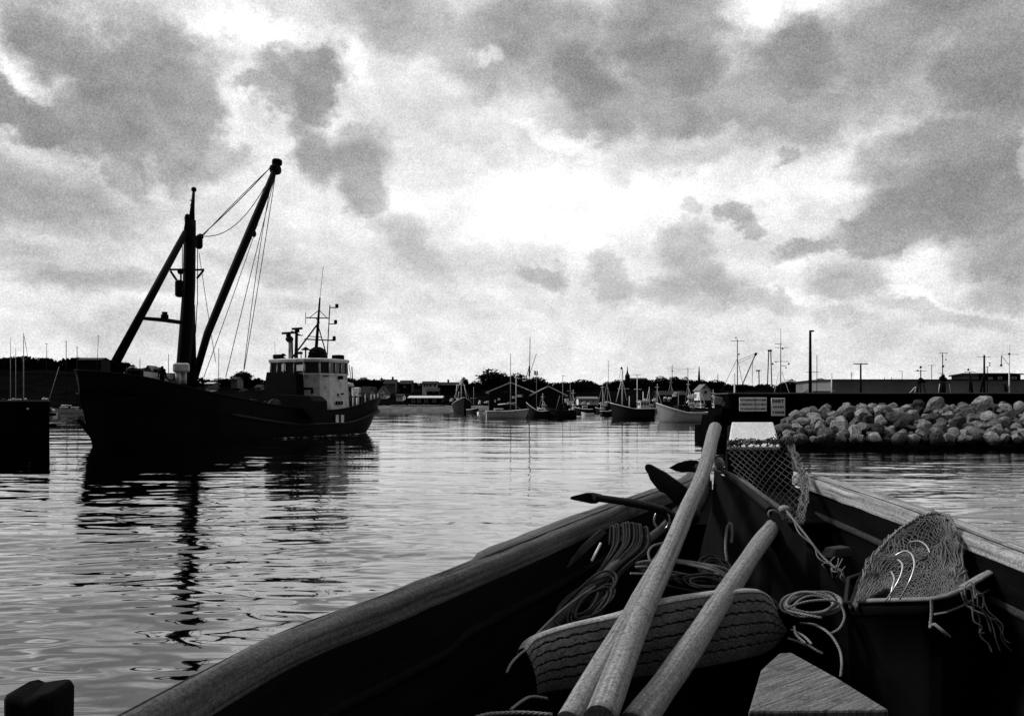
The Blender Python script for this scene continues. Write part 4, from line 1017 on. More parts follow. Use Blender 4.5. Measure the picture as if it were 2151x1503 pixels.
# ------------------------------------------------------------------ pier head at the left edge
def left_pier():
    D = 47.5; zt = W(0, 843, D).z; xr = W(104, 0, D).x; xl = xr - 14
    root = thing('pier_head', 'black pier head with fender timbers at the left edge', 'pier', ((xl + xr) / 2, D, 0))
    mb = MB(); mb.prism([(xl, D, -1.5), (xr, D, -1.5), (xr - 1.9, D + 2.6, -1.5), (xl, D + 2.6, -1.5)], (0, 0, zt + 1.5)); mb.build('wall', M['pier_dark'], root)
    mb = MB(); mb.prism([(xl, D - .06, zt + .003), (xr + .08, D - .06, zt + .003), (xr - 1.85, D + 2.66, zt + .003), (xl, D + 2.66, zt + .003)], (0, 0, .10)); mb.build('coping', M['stone_quay'], root)
    for (py, h) in ((870, 6), (894, 7)):
        c = W(104, py, D); mb = MB(); mb.box((c.x + .0, D + .1, c.z), (.5, .5, h / F * D), bev=.05); mb.build('fender_timber', M['pier_dark'], root)
    c = W(59, 858, D); mb = MB(); mb.ball((c.x, D - .02, c.z), .07, 10); mb.build('ring_bolt', M['white_ship'], root)
    for i, (px, w, h) in enumerate(((92, 7, 5), (8, 6, 3), (28, 5, 4), (54, 5, 4), (112, 6, 4))):
        if px > 100: px = 99
        c = W(px, 841, D + .6); s = D / F; c.z = zt + .1
        mb = MB(); mb.lathe(c, [(w * s * .5, 0), (w * s * .52, h * s * .3), (w * s * .4, h * s * .8), (w * s * .1, h * s)], 10)
        o = mb.build('mooring_bitt', M['white_ship'] if i != 1 else M['ship_grey'], loc=c)
        tag(o, ['pale mooring knob at the right corner of the left pier head', 'grey mooring knob at the left edge of the photo', 'pale mooring knob beside the yacht masts', 'pale mooring knob in the middle of the left pier head', 'pale mooring knob at the outer corner of the left pier head'][i], 'bollard')
    # low floating jetty beyond
    d = dist(868); root = thing('jetty', 'low dark jetty with pale rails between the left pier head and the crane ship', 'jetty', W(140, 868, d))
    a, b = W(60, 868, d), W(300, 868, d); mb = MB(); mb.box(((a.x + b.x) / 2, d + 2, .25), (b.x - a.x, 3, .9)); mb.build('deck', M['pier_dark'], root)
    for (u0, u1, py) in ((129, 150, 851), (111, 132, 860), (137, 158, 860.5), (161, 172, 861)):
        p, q = W(u0, py, d), W(u1, py, d); mb = MB(); mb.bar(p, q, .12, 6); mb.build('rail', M['white_boat'], root)
    for (px, py, w, h) in ((143, 804, 10, 9),):
        pass
left_pier()

# ------------------------------------------------------------------ the crane ship
KS = H / 1.9
SB = Vector((-18.4, 34.9, 0)) * KS
SA = Vector((.4376, .8992, 0))          # bow -> stern
SN = Vector((.8992, -.4376, 0))         # towards port, the side we see
def S_(s, t, z): return SB + SA * (s * KS) + SN * (t * KS) + Vector((0, 0, z))
def sp(px, py, t=0.0):
    """point on the ship's fore-and-aft plane at offset t that shows at photo column px, row py"""
    r = (px - CX) / F; b = SB + SN * (t * KS)
    s = (r * b.y - b.x) / (SA.x - r * SA.y)
    p = b + SA * s; return W(px, py, p.y)
def ship():
    root = thing('crane_ship', 'black working ship with heavy mast, long slanting crane boom and white wheelhouse', 'ship', S_(9, 0, 0))
    HB, IB, WS, GS = M['hull_black'], M['iron_black'], M['white_ship'], M['ship_grey']
    # stations: s, half breadth at deck, half breadth at water, bulwark top z, stem rake
    st = [(-.75, .06, 0.02, 4.45), (-.2, .75, .03, 4.36), (.6, 1.30, .12, 4.25), (1.6, 1.78, .75, 4.02), (3, 2.10, 1.35, 3.62), (5, 2.28, 1.85, 3.12), (7, 2.32, 2.1, 2.72), (9, 2.34, 2.2, 2.35),
          (12, 2.34, 2.2, 1.98), (14, 2.32, 2.15, 1.98), (15.7, 2.30, 2.0, 2.25), (17.0, 2.28, 1.85, 2.62), (18.3, 2.12, 1.45, 2.92), (19.4, 1.55, .75, 3.02), (20.0, .75, .2, 3.05), (20.2, .05, .03, 3.05)]
    rows = []; tops = []
    cur = [catmull([(a[0], a[1], a[2]) for a in st], 5), catmull([(a[3], 0, 0) for a in st], 5)]
    SS = [(p[0], max(0.02, p[1]), max(.01, p[2]), q[0]) for p, q in zip(*cur)]
    s_wl0 = 0.0
    for (s, bd, bw, zt) in SS:
        row = []
        for f in (-.35, 0, .25, .5, .75, 1.0):
            z = zt * f if f > 0 else -1.0 * (f < 0)
            k = max(0, f) ** (1.5 if s < 5 else .6)
            b = bw + (bd - bw) * k
            # raked stem: below deck level the forward stations move aft
            ss = s
            if s < 1.2: ss = s + (1.2 - s) / 1.95 * .78 * (1 - max(0, f)) ** 1.3
            if s > 17.5: ss = s - (s - 17.5) / 2.1 * .9 * (1 - max(0, f)) ** 1.2
            row.append(S_(ss, b * (.8 if f < 0 else 1), z))
        row2 = []
        for f in (1.0, .75, .5, .25, 0, -.35):
            z = zt * f if f > 0 else -1.0 * (f < 0)
            k = max(0, f) ** (1.5 if s < 5 else .6); b = bw + (bd - bw) * k; ss = s
            if s < 1.2: ss = s + (1.2 - s) / 1.95 * .78 * (1 - max(0, f)) ** 1.3
            if s > 17.5: ss = s - (s - 17.5) / 2.1 * .9 * (1 - max(0, f)) ** 1.2
            row2.append(S_(ss, -b * (.8 if f < 0 else 1), z))
        rows.append((row, row2)); tops.append((S_(s, bd, zt), S_(s, -bd, zt)))
    mb = MB(); mb.sheet([r[0] for r in rows]); mb.sheet([r[1] for r in rows]); mb.build('hull', HB, root)
    # deck inside the bulwarks
    mb = MB(); mb.sheet([[S_(s, bd * .97, zt - (1.25 if s < 6 else .95)), S_(s, -bd * .97, zt - (1.25 if s < 6 else .95))] for (s, bd, bw, zt) in SS], False); mb.build('deck', GS, root)
    mb = MB(); mb.tube([t[0] + Vector((0, 0, .03)) for t in tops] + [t[1] + Vector((0, 0, .03)) for t in reversed(tops)], .075, 6, closed=True); mb.build('bulwark_rail', IB, root)
    # white inner face of the far bulwark on the foredeck
    fore = [q for q in SS if 1.6 < q[0] < 7.5]
    mb = MB(); mb.sheet([[S_(s, -bd * .965, zt - 1.2), S_(s, -bd * .965, zt - .03)] for (s, bd, bw, zt) in fore], True); mb.build('bulwark_lining', WS, root)
    mb = MB(); mb.prism([sp(288, 778, -.5), sp(334, 783, -.5), sp(374, 783, -.5), sp(374, 815, -.5), sp(288, 800, -.5)], -SN * .8); mb.build('deck_casing', M['white_boat'], root)
    mb = MB(); mb.tube([sp(346, 783, -.48), sp(350, 793, -.48), sp(358, 799, -.48), sp(366, 796, -.48), sp(370, 784, -.48)], .05, 5); mb.build('casing_edge', GS, root)
    # rubbing strake
    P = []
    for (s, bd, bw, zt) in SS:
        if s > 5.6: P.append(S_(s, bd + .03 - (.12 if s > 18.6 else 0), max(.95, zt - 1.15)))
    mb = MB(); mb.tube(P, .085, 6); mb.build('rubbing_strake', GS, root)
    # anchor arm sticking out under the bow
    mb = MB(); mb.tube([sp(161, 879), sp(172, 889), sp(195, 915)], [.13, .2, .26], 8, flat=.6); mb.build('anchor', IB, root)
    # --- main mast
    mb = MB(); mb.tube([sp(383, 815), sp(386, 760), sp(391, 700), sp(397, 600), sp(399, 480), sp(401, 462)], [.46, .46, .46, .41, .39, .33], 12); mast = mb.build('main_mast', IB, root)
    mb = MB(); mb.tube([sp(402, 470), sp(404, 440), sp(407, 400)], [.24, .16, .09], 8); mb.lathe(sp(407.2, 402), [(.12, 0), (.17, .05), (.17, .22), (.10, .28)], 10); mb.build('topmast', IB, mast)
    for py in (421, 431): mb = MB(); mb.bar(sp(399, py), sp(406, py), .035, 5); mb.build('rung', IB, mast)
    mb = MB(); mb.tube([sp(392, 495), sp(393, 470), sp(390, 455)], [.20, .16, .1], 8); mb.ball(sp(393.5, 454), .17, 8); mb.build('masthead_lamp', IB, mast)
    mb = MB(); mb.box(sp(418, 508), (.45, .7, .95), R(26), bev=.12); mb.ball(sp(421, 497), .22, 10); mb.build('masthead_block', IB, mast)
    mb = MB(); mb.bar(sp(403, 640), sp(406, 815), .22, 8, .26); mb.build('mast_strut', IB, mast)
    mb = MB(); mb.tube([sp(390, 488), sp(242, 762)], [.22, .29], 10); mb.build('forward_leg', IB, root)
    mb = MB(); mb.bar(sp(300, 668), sp(350, 671), .11, 6); mb.prism([sp(300, 668), sp(345, 669), sp(378, 674), sp(378, 681), sp(340, 676), sp(300, 672)], SN * .3); mb.build('leg_brace', IB, root)
    mb = MB(); mb.lathe(sp(346, 671), [(.24, 0), (.24, .3), (.17, .36), (.17, .48), (.2, .5)], 12); mb.build('search_lamp', IB, root)
    for (a, b) in (((357, 566), (387, 566)), ((358, 569), (371, 588)), ((407, 567), (428, 566)), ((427, 568), (414, 584))):
        mb = MB(); mb.bar(sp(*a), sp(*b), .075, 6); mb.build('crosstree', IB, mast)
    mb = MB(); mb.box(sp(377, 606), (.55, .5, 1.15), R(26), bev=.12); mb.ball(sp(379, 570), .22, 8); mb.bar(sp(380, 572), sp(380, 590), .06, 6); mb.build('horn_box', IB, mast)
    for (a, b) in (((415, 520), (415, 640)), ((414, 640), (411, 700)), ((383, 500), (383, 566))):
        mb = MB(); mb.bar(sp(*a), sp(*b), .03, 5); mb.build('mast_wire', IB, mast)
    # --- boom
    bt = -.25
    mb = MB(); mb.tube([sp(407, 800, bt), sp(436, 700, bt), sp(484, 583, bt), sp(532, 470, bt), sp(556, 412, bt), sp(579, 352, bt)], [.24, .27, .30, .31, .27, .20], 12); boom = mb.build('crane_boom', IB, root)
    mb = MB(); mb.lathe(sp(579, 356, bt) - SN * .28, [(.12, 0), (.42, .02), (.42, .5), (.12, .52)], 16, axis=SN); mb.box(sp(582, 341, bt), (.75, .5, .55), R(26), bev=.12); mb.build('boom_head', IB, boom)
    mb = MB(); mb.bar(sp(541, 470, bt), sp(534, 487, bt), .05, 5); mb.ball(sp(534, 491, bt), .17, 8, (1, 1, 1.6)); mb.build('cargo_hook', IB, boom)
    def wire(a, b, sag=0.0, r=.035, t0=0, t1=bt, nm='wire'):
        A_, B_ = sp(a[0], a[1], t0), sp(b[0], b[1], t1)
        pts = [A_.lerp(B_, i / 12) + Vector((0, 0, -sag * 4 * (i / 12) * (1 - i / 12))) for i in range(13)]
        mb = MB(); mb.tube(pts, r, 5); mb.build(nm, IB, boom)
    wire((424, 494), (572, 347), .15, .035); wire((425, 496), (576, 345), -.1, .03); wire((424, 496), (556, 392), 1.1, .03)
    wire((581, 352), (513, 776), .25, .03, bt, -1.2); wire((583, 350), (474, 792), -.1, .028, bt, .6); wire((573, 368), (512, 777), -1.0, .028, bt, -1.2)
    wire((535, 490), (428, 792), .1, .025, bt, 0); wire((418, 530), (453, 760), .1, .022, 0, .5)
    # --- windlass, white-topped post, round vent and figure on the foredeck
    mb = MB(); mb.box(sp(380.5, 772, .5), (1.0, .9, .62), R(26), bev=.1); t = mb.build('windlass', WS, root)
    for px in (374, 386): mb = MB(); mb.bar(sp(px, 781, .5), sp(px + 1, 806, .5), .2, 8, .16); mb.build('leg', WS, t)
    mb = MB(); mb.lathe(sp(276, 792, .2), [(.30, -.3), (.30, .25), (.34, .42), (.28, .56), (.10, .62)], 14); mb.build('ventilator', IB, root)
    mb = MB(); mb.tube(catmull([sp(268, 776, .2), sp(272, 772, .2), sp(279, 770.5, .2), (sp(285, 774, .2))], 5), .06, 6, flat=.5); mb.build('ventilator_hood', WS, root)
    mb = MB(); mb.box(sp(285, 790, .3), (.9, .8, 1.0), R(26), bev=.15); mb.build('winch', IB, root)
    # --- deck machinery and hatch between mast and wheelhouse
    z0 = .9
    mb = MB(); mb.box(S_(9.0, 0, z0 + .55), (3.4, 5.2, 1.3), R(-26) + 0, bev=.08); mb.build('hatch', IB, root)
    mb = MB(); a = sp(556, 858, .9); mb.lathe(a - SN * 1.2, [(.75, 0), (.75, .12), (.45, .14), (.45, 2.1), (.75, 2.12), (.75, 2.25)], 18, axis=SN); mb.build('winch_drum', GS, root)
    mb = MB(); mb.tube([sp(547, 850, .9), sp(558, 843, .9), sp(568, 842, .9)], .05, 6); mb.tube([sp(530, 852, 1.5), sp(560, 858, 1.5), sp(600, 868, 1.5)], .05, 6); mb.build('guard_rail', GS, root)
    def fs(px, py, s0=12.75):                # point on an athwartships plane at station s0
        r = (px - CX) / F; b = SB + SA * (s0 * KS); t = (r * b.y - b.x) / (SN.x - r * SN.y); p = b + SN * t; return W(px, py, p.y)
    # --- wheelhouse: plan in ship coordinates, walls lean in slightly towards the roof
    def ring(z, k=1.0, o=0.0):
        P = [(12.9, -1.80), (12.85, -.7), (12.85, .8), (13.2, 1.68), (13.8, 1.92), (15.5, 1.92), (15.5, -1.92), (13.8, -1.86)]
        cs, ct = 14.2, 0
        return [S_(cs + (p[0] - cs) * k + (o if p[0] > cs else -o), ct + (p[1] - ct) * k + (o if p[1] > 0 else -o), z) for p in P]
    zr = sp(668, 757, 1.9).z; zs = sp(668, 783, 1.9).z; zd = 1.15
    LV = [(zd, 1.05), (2.0, 1.04), (3.3, 1.0), (zs, .985), (zs + .02, .985)]
    mb = MB(); R0 = [ring(z, k) for z, k in LV]; R0 = [r + [r[0]] for r in R0]; mb.sheet(R0, False); wh = mb.build('wheelhouse', WS, root)
    # window band: dark glass behind white mullions
    mb = MB(); g = [ring(zs, .955), ring(zr, .955)]; mb.sheet([r + [r[0]] for r in g], False); mb.build('window_glass', M['glass_dark'], wh)
    mb = MB(); lo, hi = ring(zs - .02, .985), ring(zr, .975)
    n = len(lo); cnt = [2, 2, 1, 1, 3, 3, 3, 1]
    for i in range(n):
        a0, a1, b0, b1 = lo[i], lo[(i + 1) % n], hi[i], hi[(i + 1) % n]
        for k in range(cnt[i]):
            u = k / cnt[i]; mb = MB(); mb.bar(a0.lerp(a1, u), b0.lerp(b1, u), .055 if k else .085, 4); mb.build('mullion', WS, wh)

    mb = MB(); mb.sheet([r + [r[0]] for r in (ring(zs - .10, .99, .05), ring(zs + .02, .985, .05))], False); mb.build('sill_band', WS, wh)
    mb = MB(); rr = [ring(zr - .04, .98, .08), ring(zr + .17, .98, .10), ring(zr + .25, .96, .04)]; mb.sheet([r + [r[0]] for r in rr], False); mb.add(rr[2], [tuple(range(8))]); mb.add(rr[0], [tuple(reversed(range(8)))]); mb.build('roof', WS, wh)
    # pale panels outside two panes stand in for light seen through the glass
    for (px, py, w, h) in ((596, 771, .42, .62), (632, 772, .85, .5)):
        mb = MB(); mb.box(fs(px, py, 12.86), (w, .04, h), R(-26)); mb.build('bright_pane', M['white_boat'], wh)
    # dark panel on the front and the lower dark house
    p0, p1, p2, p3 = sp(577, 782, -1.6), sp(640, 783, .35), sp(640, 836, .35), sp(570, 836, -1.7)
    mb = MB(); mb.prism([fs(577, 782), fs(637, 784), fs(639, 832), fs(568, 850), fs(568, 838)], -SA * .9); mb.build('front_locker', IB, root)
    mb = MB(); mb.prism([fs(600, 828, 12.0), fs(676, 832, 12.0), fs(687, 842, 12.0), fs(688, 880, 12.0), fs(560, 880, 12.0), fs(566, 832, 12.0)], -SA * 1.5); mb.build('lower_locker', IB, root)
    mb = MB(); mb.tube([fs(640, 816, 12.6), fs(655, 816, 12.6), fs(656, 826, 12.6)], .12, 6); mb.build('pipe', IB, root)
    # small fittings on the front and side of the house
    def side(px, py, t=2.02): return sp(px, py, t)
    for k, px in enumerate((707, 712.5, 718)):
        mb = MB(); mb.box(side(px, 846, 2.06), (.16, .1, .30), R(26)); mb.build('vent_slot', IB, wh)
    mb = MB(); mb.box(side(715, 793, 2.03), (.55, .2, .28), R(-26), bev=.06); mb.build('nav_lamp', IB, wh)
    mb = MB(); mb.box(side(710, 829, 2.06), (.12, .1, .25), R(26)); mb.box(side(719, 827, 2.06), (.2, .1, .14), R(26)); mb.build('side_fitting', IB, wh)
    mb = MB(); mb.box(side(714, 862, 2.1), (1.4, .12, .1), R(-26 + 90)); mb.build('ledge', WS, wh)
    mb = MB(); mb.box(fs(684, 790, 12.7), (.5, .12, .09), R(-26)); mb.build('grab_rail', IB, wh)
    for px in (708, 719):
        mb = MB(); mb.box(sp(px, 879, 2.36), (.07, .35, .62), R(-26)); mb.build('freeing_port', WS, root)  # white plates stand in for brightness seen through the openings
    # roof gear
    zt = zr + .25
    def rf(px, t=0.0, py=None): 
        p = sp(px, 752, t); p.z = zt; return p
    def roofbox(px, w, h, t, nm='locker'):
        p = rf(px, t); mb = MB(); mb.box(p + Vector((0, 0, h / 2)), (w, w * .8, h), R(-26), bev=.06); mb.build(nm, IB, wh)
    roofbox(585, .75, .36, -1.3); roofbox(710, .85, .38, 1.4); roofbox(594.5, .45, .12, -1.1)
    mb = MB(); p = rf(594.5, -1.1); mb.bar(p, p + Vector((0, 0, .25)), .05, 6); mb.lathe(p + Vector((0, 0, .25)), [(.24, 0), (.22, .1), (.06, .2)], 10); mb.build('vent', IB, wh)
    mb = MB(); p = rf(642, .2); mb.bar(p, sp(642, 735, .2), .06, 6); mb.lathe(sp(642, 735, .2), [(.36, 0), (.34, .06), (.05, .26)], 14); mb.build('mushroom_vent', IB, wh)
    mb = MB(); mb.bar(rf(632.5, .2), sp(632.5, 741, .2), .04, 6); mb.box(sp(630, 741, .2), (.4, .2, .2), R(-26)); mb.build('deck_lamp', IB, wh)
    # black ribbed funnel base under the mast
    mb = MB(); p = rf(667, .6); mb.lathe(p, [(.78, 0), (.78, .25), (.72, .35), (.74, .5), (.66, .62), (.66, .75), (.36, .95), (.22, 1.0)], 16, smooth=False); mb.build('funnel', IB, wh)
    # radars
    for (px, py, t, x0, x1, y0, y1, rr) in ((607, 716, -.9, 584, 628, 697.5, 700.5, .28), (622, 706, -.5, 607, 641, 688.5, 691.5, .22)):
        base = rf(px + (3 if px < 610 else 0), t); top = sp(px + 1, py - 12, t)
        mb = MB(); mb.tube([base, base.lerp(top, .5), top], [.17, .13, .12], 8); po = mb.build('radar_pillar', WS if px < 610 else GS, wh)
        if px < 610: mb = MB(); mb.ball(sp(px + 1, 712, t), rr, 10, (1.2, 1.2, 1)); mb.bar(rf(614, t), sp(613, 712, t), .09, 6); mb.build('dome', GS, po)
        mb = MB(); c = sp((x0 + x1) / 2, (y0 + y1) / 2, t); a, b = sp(x0, y0, t), sp(x1, y1, t); mb.tube([Vector((a.x, c.y, a.z)), Vector((b.x, c.y, b.z))], .10, 6); mb.lathe(c - Vector((0, 0, .3)), [(.2, 0), (.2, .2), (.08, .3)], 8); mb.build('scanner', IB, po)
    mb = MB(); mb.bar(sp(612, 695, -.4), sp(634, 705, -.4), .04, 5); mb.bar(sp(624, 704, -.4), sp(636, 704, -.4), .04, 5); mb.build('scanner_arm', IB, wh)
    # signal mast
    tm = .6
    mb = MB(); mb.tube([sp(664, 735, tm), sp(668, 680, tm), sp(672, 625, tm)], [.14, .11, .07], 8); sm = mb.build('signal_mast', IB, root)
    LN = [((672, 625), (679, 560), .018), ((643, 667), (691, 668), .05), ((642, 655), (642, 680), .025), ((693, 640), (687, 752), .045), ((613, 752), (666, 682), .065), ((668, 683), (686, 745), .05),
          ((640, 712), (704, 715), .055), ((648, 706), (676, 708), .035), ((651, 666), (669, 652), .03), ((671, 652), (686, 667), .03), ((693, 646), (708, 646), .045), ((692, 680), (705, 680), .045), ((690, 714), (704, 713), .04), ((663, 668), (672, 678), .03),
          ((578, 745), (577, 715), .012), ((722, 752), (729, 790), .03), ((733, 765), (738, 800), .03)]
    for (a, b, r) in LN:
        mb = MB(); mb.bar(sp(a[0], a[1], tm), sp(b[0], b[1], tm), r, 6); mb.build('mast_bar', IB, sm)
    for (px, py) in ((707.5, 642.5), (705, 676), (702, 710)):
        mb = MB(); mb.box(sp(px, py, tm), (.22, .22, .34), R(-26), bev=.03); mb.build('lamp', IB, sm)
    # aft deck: rails, lifebelts, gallows, lockers
    for k in range(9):
        s = 16.3 + k * .35; b = 2.25 if s < 17.5 else 2.25 - (s - 17.5) * .38
        z = 1.5
        mb = MB(); mb.bar(S_(s, b * .93, z), S_(s, b * .93, 3.35), .05, 5); mb.build('stanchion', GS if k % 2 else WS, root)
    mb = MB(); mb.tube([S_(16.3, 2.1, 3.35), S_(17.4, 2.05, 3.4), S_(18.4, 1.75, 3.42), S_(19.1, 1.2, 3.45)], .05, 5); mb.tube([S_(16.3, 2.1, 2.9), S_(17.4, 2.05, 2.95), S_(18.4, 1.75, 2.98)], .035, 5); mb.build('aft_rail', GS, root)
    mb = MB(); mb.lathe(sp(730, 812, 1.5), [(.5, 0), (.55, .1), (.45, .3), (.1, .38)], 12); mb.bar(sp(730, 812, 1.5), sp(731, 850, 1.5), .08, 6); mb.build('life_raft', WS, root)
    for (a, b, r, m_) in (((722, 790), (728, 815), .05, GS), ((739, 770), (742, 815), .045, GS), ((727, 757), (727, 800), .04, WS), ((722, 835), (741, 833), .06, GS), ((742, 820), (742, 880), .08, WS), ((735, 822), (736, 872), .07, GS), ((750, 835), (751, 870), .09, WS), ((729, 822), (730, 870), .06, WS)):
        mb = MB(); mb.bar(sp(a[0], a[1], 1.3), sp(b[0], b[1], 1.3), r, 6); mb.build('davit', m_, root)
    mb = MB(); mb.box(S_(17.6, 0, 2.3), (2.2, 2.4, 1.9), R(26), bev=.08); mb.build('aft_locker', IB, root)
    mb = MB(); mb.box(sp(748, 823, 1.0), (.9, .2, .8), R(-26), bev=.05); mb.build('panel', WS, root)
    return root
ship()

def foredeck_person():
    """dark-clothed figure standing on the ship's foredeck, seen from the thighs up over the bulwark"""
    c = sp(340.5, 800, -.2); h = 1.72; z0 = sp(340.5, 768.5, -.2).z - h; c.z = z0
    root = thing('person', 'person in dark clothes standing on the foredeck of the crane ship left of its mast', 'person', c)
    P = {'pel': (0, 0, .93), 'sp': (0, 0, 1.12), 'ch': (0, 0, 1.34), 'nk': (0, 0, 1.49), 'hd': (0, .0, 1.56), 'top': (0, .0, 1.68),
         'sl': (-.17, 0, 1.42), 'el': (-.24, .02, 1.14), 'hl': (-.20, -.10, .90), 'sr': (.17, 0, 1.42), 'er': (.25, .02, 1.14), 'hr': (.22, -.08, .90),
         'ql': (-.09, 0, .88), 'kl': (-.10, -.02, .48), 'al': (-.11, 0, .08), 'tl': (-.11, -.16, .03), 'qr': (.09, 0, .88), 'kr': (.11, -.02, .48), 'ar': (.12, 0, .08), 'tr': (.13, -.16, .03)}
    E = [('pel', 'sp'), ('sp', 'ch'), ('ch', 'nk'), ('nk', 'hd'), ('hd', 'top'), ('ch', 'sl'), ('sl', 'el'), ('el', 'hl'), ('ch', 'sr'), ('sr', 'er'), ('er', 'hr'), ('pel', 'ql'), ('ql', 'kl'), ('kl', 'al'), ('al', 'tl'), ('pel', 'qr'), ('qr', 'kr'), ('kr', 'ar'), ('ar', 'tr')]
    rad = {'pel': .15, 'sp': .14, 'ch': .17, 'nk': .06, 'hd': .085, 'top': .075, 'sl': .075, 'el': .05, 'hl': .045, 'sr': .075, 'er': .05, 'hr': .045, 'ql': .10, 'kl': .07, 'al': .05, 'tl': .045, 'qr': .10, 'kr': .07, 'ar': .05, 'tr': .045}
    ks = list(P); me = bpy.data.meshes.new('body'); me.from_pydata([P[k] for k in ks], [(ks.index(a), ks.index(b)) for a, b in E], [])
    o = bpy.data.objects.new('body', me); COL.objects.link(o); o.parent = root; LOC[o] = LOC[root]
    sk = o.modifiers.new('skin', 'SKIN')
    for i, k in enumerate(ks): me.skin_vertices[0].data[i].radius = (rad[k], rad[k] * .75 if k in ('pel', 'sp', 'ch') else rad[k]); me.skin_vertices[0].data[i].use_root = (k == 'pel')
    sb = o.modifiers.new('sub', 'SUBSURF'); sb.levels = 1; sb.render_levels = 1
    me.materials.append(M['cloth_dark'])
    mb = MB(); mb.ball(c + Vector((0, .01, 1.64)), .095, 10, (1, 1.05, .9)); mb.build('cap', M['cloth_dark'], root)
foredeck_person()

def wake():
    """foam strips curling along the hull and behind the stern"""
    m = bpy.data.materials.new('broken foam'); m.use_nodes = True; nt = m.node_tree; N, L = nt.nodes, nt.links
    p = N['Principled BSDF']; p.inputs['Base Color'].default_value = (.8, .8, .8, 1); p.inputs['Roughness'].default_value = .6
    tc = N.new('ShaderNodeTexCoord'); n = N.new('ShaderNodeTexNoise'); n.inputs['Scale'].default_value = 1.6; n.inputs['Detail'].default_value = 8; n.inputs['Roughness'].default_value = .7
    L.new(tc.outputs['Object'], n.inputs['Vector']); mr = N.new('ShaderNodeMapRange'); mr.inputs['From Min'].default_value = .52; mr.inputs['From Max'].default_value = .60
    L.new(n.outputs['Fac'], mr.inputs['Value']); L.new(mr.outputs[0], p.inputs['Alpha'])
    mb = MB(); rows = []
    for i in range(40):
        s = 8.6 + i * .28; b = 2.25 if s < 15.5 else max(.2, 2.25 - (s - 15.5) * .34)
        w = .18 + .5 * i / 40
        rows.append([S_(s, b + .02, .02), S_(s, b + .02 + w * .5, .05), S_(s, b + .02 + w, .012)])
    mb.sheet(rows); mb.build('foam', m, kind='stuff', label='broken white foam along the waterline and in the wake of the crane ship', cat='foam')
wake()

# ------------------------------------------------------------------ the wooden boat we stand in
def D_(px, py, drop):                      # point at a given drop below the eye
    d = drop * F / (py - YH); return W(px, py, d)
